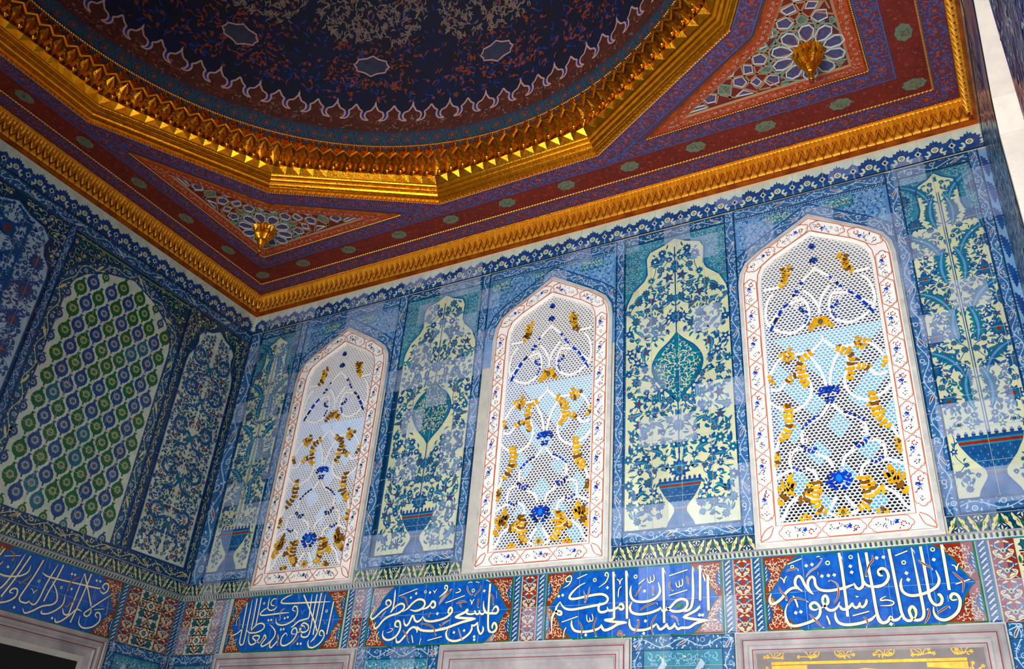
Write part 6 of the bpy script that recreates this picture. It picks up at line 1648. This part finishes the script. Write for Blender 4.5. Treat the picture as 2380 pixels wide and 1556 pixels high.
# ------------------------------------------------------------------ gilt cornice along the walls
def cornice(f, u0, u1, ud, label, cs=(0, 0)):
    root = empty('gilded_cornice', f((u0 + u1) / 2, ZC, 0), label=label, cat='cornice')
    mb = MB(f)
    prof = [(0., ZC - .002), (.014, ZC - .002), (.014, ZC + .012), (.022, ZC + .016), (.024, ZC + .034), (.034, ZC + .036), (.034, ZC + .050), (.030, ZC + .054)]
    def run(prof, m):
        n = len(prof)
        mb.raw([f(u, z, d) for u0_, sg in ((u0, cs[0]), (u1, -cs[1])) for d, z in prof for u in (u0_ + sg * d,)], [(i, i + 1, n + i + 1, n + i) for i in range(n - 1)], m)
    run(prof, 'gold_brown')
    run([(.066, H - .035), (.072, H - .030), (.078, H - .022), (.076, H - .014), (.088, H - .012), (.088, H)], 'gold_soft')
    run([(.030, ZC + .054), (.040, ZC + .1), (.060, H - .06), (.066, H - .035)], 'gold_brown')
    mb.build('moulding', root)
    mb = MB(f); p = .0708; n = int((u1 - u0) / p)
    zs = (ZC + .05, ZC + .088, ZC + .15, H - .036)
    for i in range(n):
        a = u0 + (i) * p; b = a + p; c = (a + b) / 2
        if not (ud[0] <= c <= ud[1]): continue
        if cs[0] and a - u0 < .06 or cs[1] and u1 - b < .06: continue
        z0_, z1_, z2_, z3_ = ZC + .054, ZC + .120, ZC + .165, H - .030
        # dashes under the points
        mb.raw([f(a + .004, z0_ - .016, .036), f(b - .004, z0_ - .016, .036), f(b - .004, z0_ - .004, .050), f(a + .004, z0_ - .004, .050), f(b - .004, z0_ - .002, .034), f(a + .004, z0_ - .002, .034)], [(0, 1, 2, 3), (3, 2, 4, 5)], 'gold_soft')
        # upright point with a ridge
        mb.raw([f(a + .005, z0_, .040), f(b - .005, z0_, .040), f(c, z1_, .050), f(c, z0_ + .012, .062)], [(0, 1, 3), (1, 2, 3), (2, 0, 3)], 'gold_soft')
        # zigzag ribs
        for e, s_ in ((a, 1), (b, -1)):
            P = [(e, z0_ + .028), (c, z2_)]
            q = [f(e - .005 * s_, z0_ + .036, .056), f(e + .007 * s_, z0_ + .022, .050), f(c, z2_ - .012, .066), f(c, z2_ + .012, .078), f(e, z0_ + .028, .068), f(c, z2_, .088)]
            mb.raw(q, [(0, 4, 5, 3), (4, 1, 2, 5)], 'gold_soft')
        # hanging folds between the zigzags
        mb.raw([f(c, z2_ + .010, .070), f(a, z0_ + .050, .046), f(a, z3_, .074), f(c, z3_, .074), f((a + c) / 2, z3_ - .006, .094), f((a + c) / 2, z2_ - .01, .074)], [(1, 5, 4, 2), (5, 0, 3, 4), (2, 4, 3)], 'gold_soft')
        mb.raw([f(c, z2_ + .010, .070), f(b, z0_ + .050, .046), f(b, z3_, .074), f(c, z3_, .074), f((b + c) / 2, z3_ - .006, .094), f((b + c) / 2, z2_ - .01, .074)], [(0, 5, 4, 3), (5, 1, 2, 4), (3, 4, 2)], 'gold_soft')
    mb.build('folded_leaves', root)
    return root
cornice(back, 0, W, (0, W), 'gilded cornice of folded leaves along the top of the window wall', (1, 1))
cornice(left, -W, 0, (-4.6, 0), 'gilded cornice of folded leaves along the top of the left wall', (0, 1))
cornice(right, 0, W, (0, 4.6), 'gilded cornice at the top right edge above the side window', (1, 0))
mb = MB(back); mb.base = .009; mb.rect(0.02, ZC - .022, W - .02, ZC + .004, 'peach_plaster', 0); mb.build('plaster_line', label='peach plaster line between the gold cornice and the crested frieze', cat='plaster line')

# ------------------------------------------------------------------ gilt ring of the dome
droot = empty('dome_cornice', (CX, CY, H), label='massive gilded honeycomb ring around the dome opening', cat='cornice')
def polr(a, ap):
    k = round((a - radians(0)) / radians(30)); return ap / cos(a - k * radians(30))
def ringpt(a, r, z): return (CX + r * cos(a), CY + r * sin(a), z)
mb = MB()
prof = [(3.222, H - .001), (3.205, H - .016), (3.198, H - .016), (3.170, H + .006), (3.160, H + .008), (3.156, H + .022), (3.140, H + .026), (3.128, H + .040), (3.126, H + .054), (3.104, H + .058), (3.098, H + .070), (3.096, H + .084), (3.072, H + .088), (3.066, H + .098), (3.062, H + .110)]
for k in range(12):
    a, b = radians(-15 + 30 * k), radians(15 + 30 * k); vs = []
    for an in (a, b):
        for ap, z in prof: vs.append(ringpt(an, ap / cos(radians(15)), z))
    n = len(prof); mb.raw(vs, [(i, i + 1, n + i + 1, n + i) for i in range(n - 1)], 'gold')
mb.build('stepped_moulding', droot)
mb = MB(); beads(mb, [(*pv(k, 3.214), H - .012) for k in range(-2, 6)], .024, .0105, 'gold_pink'); mb.build('twisted_bead', droot)
# small leaf row
mb = MB(ceil_)
for k in range(-2, 5):
    P = [pv(k, 3.186), pv(k + 1, 3.186)]; T, L = strip_map(P); n = 36
    for i in range(n):
        s0 = L * i / n; s1 = L * (i + 1) / n; c = (s0 + s1) / 2; d = .012
        q = [T(s0 + .003, -.022), T(s1 - .003, -.022), T(s1 - .001, .006), T(s0 + .001, .006), T(c, -.012), T(c, .020)]
        mb.raw([ceil_(*q[0], d - .010), ceil_(*q[1], d - .010), ceil_(*q[2], d + .006), ceil_(*q[3], d + .006), ceil_(*q[4], d + .014), ceil_(*q[5], d + .022)], [(0, 1, 4), (1, 2, 5, 4), (2, 3, 5), (3, 0, 4, 5)], 'gold')
mb.build('leaf_row', droot)
# honeycomb vault between polygon and circle
Z0, Z1 = H + .108, 4.10
mods = MB(); plain = MB(); NM = 12
def vault(a, z, d):
    t = (z - Z0) / (Z1 - Z0); t = max(0, min(1, t)); e = t ** .75
    r = polr(a, 3.062) * (1 - e) + 3.03 * e
    return ringpt(a, r - d * 1.25, z)
def cellang(side, s):   # s in modules along a polygon side
    x = (s / NM - .5) * 2 * math.tan(radians(15)); return radians(side * 30) + math.atan(x)
knobs = []
for side in range(12):
    vis = 1 <= side <= 7
    for i in range(NM):
        A = lambda s: cellang(side, i + .5 + s)
        def V(s, z, d): return vault(A(s), z, d)
        if not vis:
            plain.raw([V(-.5, Z0, 0), V(.5, Z0, 0), V(.5, 3.85, .0), V(-.5, 3.85, 0), V(.5, Z1, 0), V(-.5, Z1, 0)], [(0, 1, 2, 3), (3, 2, 4, 5)], 'gold'); continue
        w = mods
        # back of the niche
        w.raw([V(-.5, Z0 + 0.055, -.005), V(0, Z0 + 0.071, -.035), V(.5, Z0 + 0.055, -.005), V(-.5, 3.90, .0), V(0, 3.88, -.03), V(.5, 3.90, .0), V(-.5, Z1, .004), V(0, Z1, -.004), V(.5, Z1, .004)],
              [(0, 1, 4, 3), (1, 2, 5, 4), (3, 4, 7, 6), (4, 5, 8, 7)], 'gold_brown')
        # fan plates of the foot
        w.raw([V(-.5, Z0, .0), V(.5, Z0, .0), V(-.5, Z0 + 0.059, .022), V(.5, Z0 + 0.059, .022), V(0, Z0 + 0.040, .03), V(-.22, Z0 + 0.079, .006), V(.22, Z0 + 0.079, .006)],
              [(0, 1, 4), (0, 4, 2), (1, 3, 4), (2, 4, 5), (4, 3, 6), (5, 4, 6)], 'gold')
        # niche hood over the knob
        w.raw([V(-.22, Z0 + 0.079, .008), V(-.26, Z0 + 0.134, .012), V(-.12, Z0 + 0.170, .03), V(.12, Z0 + 0.170, .03), V(.26, Z0 + 0.134, .012), V(.22, Z0 + 0.079, .008), V(0, Z0 + 0.186, .0), V(-.14, Z0 + 0.130, -.02), V(.14, Z0 + 0.130, -.02)],
              [(0, 1, 7), (1, 2, 7), (2, 3, 8, 7), (3, 4, 8), (4, 5, 8), (2, 6, 3)], 'gold')
        w.raw([V(-.10, Z0 + 0.178, .012), V(.10, Z0 + 0.178, .012), V(.10, Z0 + 0.194, .032), V(-.10, Z0 + 0.194, .032), V(.08, Z0 + 0.205, .012), V(-.08, Z0 + 0.205, .012)], [(0, 1, 2, 3), (3, 2, 4, 5)], 'gold')
        # pointed leaf between two knobs
        for sg in (-.5, .5):
            L = lambda s, z, d: V(sg + (-s if sg > 0 else s), z, d)
            w.raw([L(0, Z0 + 0.067, .014), L(.37, Z0 + 0.150, .010), L(.30, Z0 + 0.194, .018), L(0, Z0 + 0.249, .05), L(0, Z0 + 0.150, .038), L(.12, Z0 + 0.158, .022)],
                  [(0, 1, 5), (0, 5, 4), (1, 2, 5), (2, 3, 5), (5, 3, 4)], 'gold')
            # zigzag roof over the leaf, meeting above the knob
            w.raw([L(0, Z0 + 0.261, .055), L(.5, Z0 + 0.225, .030), L(.5, Z0 + 0.237, .044), L(0, Z0 + 0.273, .066), L(0, Z0 + 0.278, .040), L(.5, Z0 + 0.246, .022)], [(0, 1, 2, 3), (3, 2, 5, 4)], 'gold')
            w.raw([L(.5, Z0 + 0.265, .018), L(.17, Z0 + 0.291, .034), L(.17, Z0 + 0.300, .046), L(.5, Z0 + 0.275, .036), L(.17, Z0 + 0.308, .024), L(.5, Z0 + 0.284, .014)], [(0, 1, 2, 3), (3, 2, 4, 5)], 'gold')
            w.raw([L(.5, Z0 + 0.299, .016), L(.24, Z0 + 0.320, .030), L(.24, Z0 + 0.329, .040), L(.5, Z0 + 0.308, .032), L(.24, Z0 + 0.336, .02), L(.5, Z0 + 0.316, .014)], [(0, 1, 2, 3), (3, 2, 4, 5)], 'gold')
        # small pyramid under the rim
        w.raw([V(-.24, Z0 + 0.340, .012), V(.24, Z0 + 0.340, .012), V(.18, Z0 + 0.381, .008), V(-.18, Z0 + 0.381, .008), V(0, Z0 + 0.357, .046)], [(0, 1, 4), (1, 2, 4), (2, 3, 4), (3, 0, 4)], 'gold')
        knobs.append((V(0, Z0 + 0.072, .050), A(0)))
mods.build('honeycomb_vault', droot); plain.build('vault_continuation', droot)
for (kx, ky, kz), a in knobs:
    mb = MB(); n = 10; vs = []
    prof = [(.005, -.032), (.011, -.029), (.009, -.021), (.020, -.014), (.025, 0), (.021, .013), (.012, .022), (.011, .045)]
    for rr_, z in prof:
        for i in range(n): vs.append((kx + rr_ * cos(2 * pi * i / n), ky + rr_ * sin(2 * pi * i / n), kz + z))
    mb.raw(vs, [(j * n + i, j * n + (i + 1) % n, (j + 1) * n + (i + 1) % n, (j + 1) * n + i) for j in range(len(prof) - 1) for i in range(n)] + [list(range(n))[::-1]], 'gold', True)
    mb.build('knob', droot)
# rope rim
mb = MB(); beads(mb, [ringpt(radians(a), 3.02, 4.10) for a in range(0, 361, 3)], .022, .014, 'gold_bead')
mb.build('rope_rim', droot)

# ------------------------------------------------------------------ painted dome
oroot = empty('painted_dome', (CX, CY, 4.1), label='dark painted dome with a scalloped border above the gilded ring', cat='dome')
RD = 3.03
def dome(u, v, d=0.):   # u, v in metres along the sphere
    a, e = u / RD, v / RD; r = RD - d
    return (CX + r * cos(e) * cos(a), CY + r * cos(e) * sin(a), 4.1 + r * sin(e))
DG = RD * pi / 180
mb = MB(dome); n = 300; els = [-1.0] + [3.8 + 1.14 * k for k in range(-3, 31)] + [42, 50, 58, 66, 74, 82, 89.9]
vs = [dome(DG * 360 * i / n, DG * e) for e in els for i in range(n)]
for j in range(len(els) - 1):
    m = 'dome_grey' if els[j] < 3.7 else 'dome_brown' if els[j] < 9.4 else 'dome_blue'
    mb.raw([vs[j * n + i] for i in range(n)] + [vs[(j + 1) * n + i] for i in range(n)], [(i, (i + 1) % n, n + (i + 1) % n, n + i) for i in range(n)], m, True)
A0, A1_ = 48, 208
mb.base = .002
r = random.Random(17)
# grey-blue band
k = A0
while k < A1_:
    x = DG * k; z = DG * 1.9
    mb.ring(x, z, .045, .012, 'dome_teal', 1, n=8); mb.star(x, z, .03, .018, 6, 'dome_pink' if False else 'dome_rust', 2)
    mb.stroke([(x + .05, DG * .4), (x + .09, z), (x + .05 + .07, DG * 3.4)], .01, 'dome_teal', 1)
    mb.stroke([(x + .12, DG * .4), (x + .08, z), (x + .05, DG * 3.4)], .01, 'dome_teal', 1)
    k += 3.
for i in range(260):
    a = r.uniform(A0, A1_); mb.leaf(DG * a, DG * r.uniform(.4, 3.4), r.random() * 6.28, .06, .014, 'dome_rust' if i % 2 else 'dome_teal', 1, bend=1.3, n=3)
for i in range(700):
    a = r.uniform(A0, A1_); mb.leaf(DG * a, DG * r.uniform(4.2, 7.5), r.random() * 6.28, .05, .013, 'dome_rust' if i % 3 else 'dome_tan', 1, bend=1.3, n=3)
# scalloped border: blue tongues outlined in pink
k = A0; i = 0
while k < A1_:
    sg = 1 if i % 2 else -1
    def Q(a, e): return (DG * (k + sg * a), DG * e)
    out = [Q(-1.9, 10.0), Q(-1.5, 9.3), Q(-1.1, 8.7), Q(-.3, 8.35), Q(-.05, 7.6), Q(-.25, 6.9), Q(-.75, 6.5), Q(-.75, 6.4), Q(.1, 6.5), Q(.65, 7.1), Q(.75, 7.9), Q(.6, 8.45), Q(1.2, 8.9), Q(1.9, 10.0)]
    mb.poly(out + [Q(1.9, 10.6), Q(-1.9, 10.6)], 'dome_blue', 3)
    mb.poly([Q(-.1, 8.2), Q(.05, 7.6), Q(-.15, 6.9), Q(.1, 6.75), Q(.5, 7.2), Q(.5, 8.2)], 'dome_bright', 4)
    mb.stroke(out[::1], .018, 'dome_pink', 5, k=2)
    mb.poly([Q(-1.9, 9.6), Q(-1.65, 10.1), Q(-1.9, 11.0), Q(-2.15, 10.1)], 'dome_pink', 6)
    k += 3.8; i += 1
# inner field
def mottled(a0, a1, e0, e1, m1, m2, n, s=.07, l=2):
    for i in range(n):
        a = r.uniform(a0, a1); e = r.uniform(e0, e1)
        mb.leaf(DG * a, DG * e, r.random() * 6.28, s * r.uniform(.6, 1.3), s * .22, m1 if r.random() < .6 else m2, l, bend=r.choice((-1.6, 1.6)), n=4)
        if i % 5 == 0: mb.star(DG * a, DG * e, s * .3, s * .18, 6, m2, l + 1); mb.disc(DG * a, DG * e, s * .1, 'dome_rust', l + 2, n=5)
mottled(A0, A1_, 10.5, 16, 'dome_bright', 'dome_rust', 500, .075)
mottled(A0, A1_, 15, 34, 'dome_bright', 'dome_rust', 700, .08)
for c in (65.5, 92.8, 120.1, 147.4, 174.7, 202):
    mottled(c - 9, c + 9, 13.5, 23.5, 'dome_rust', 'dome_rust', 130, .06, 3)
    o = [(DG * (c + 3.7 * x), DG * (18.6 + 2.2 * y)) for x, y in ((-1, 0), (-.85, .25), (-.8, .55), (-.35, .7), (0, 1.0), (.35, .7), (.8, .55), (.85, .25), (1, 0), (.85, -.25), (.8, -.55), (.35, -.7), (0, -1.0), (-.35, -.7), (-.8, -.55), (-.85, -.25))]
    mb.poly(o, 'dome_grey', 6); mb.stroke(o + [o[0]], .016, 'dome_pink', 7, k=1)
def cartfill(c, w_, e0, e1, n):
    for i in range(n):
        a = c + r.uniform(-w_, w_); e = r.uniform(e0, e1)
        if abs(a - c) / w_ > 1 - .45 * (abs(e - (e0 + e1) / 2) / ((e1 - e0) / 2)) ** 2: continue
        mb.leaf(DG * a, DG * e, r.random() * 6.28, .075, .02, 'dome_tan', 5, bend=r.choice((-1.6, 1.6)), n=4)
        if i % 6 == 0: mb.star(DG * a, DG * e, .03, .018, 6, 'dome_tan', 6); mb.disc(DG * a, DG * e, .010, 'dome_rust', 7, n=5)
for c in (65.5, 92.8, 120.1, 147.4): cartfill(c + 1, 12.5, 23.5, 36, 420)
mb.build('painted_shell', oroot)
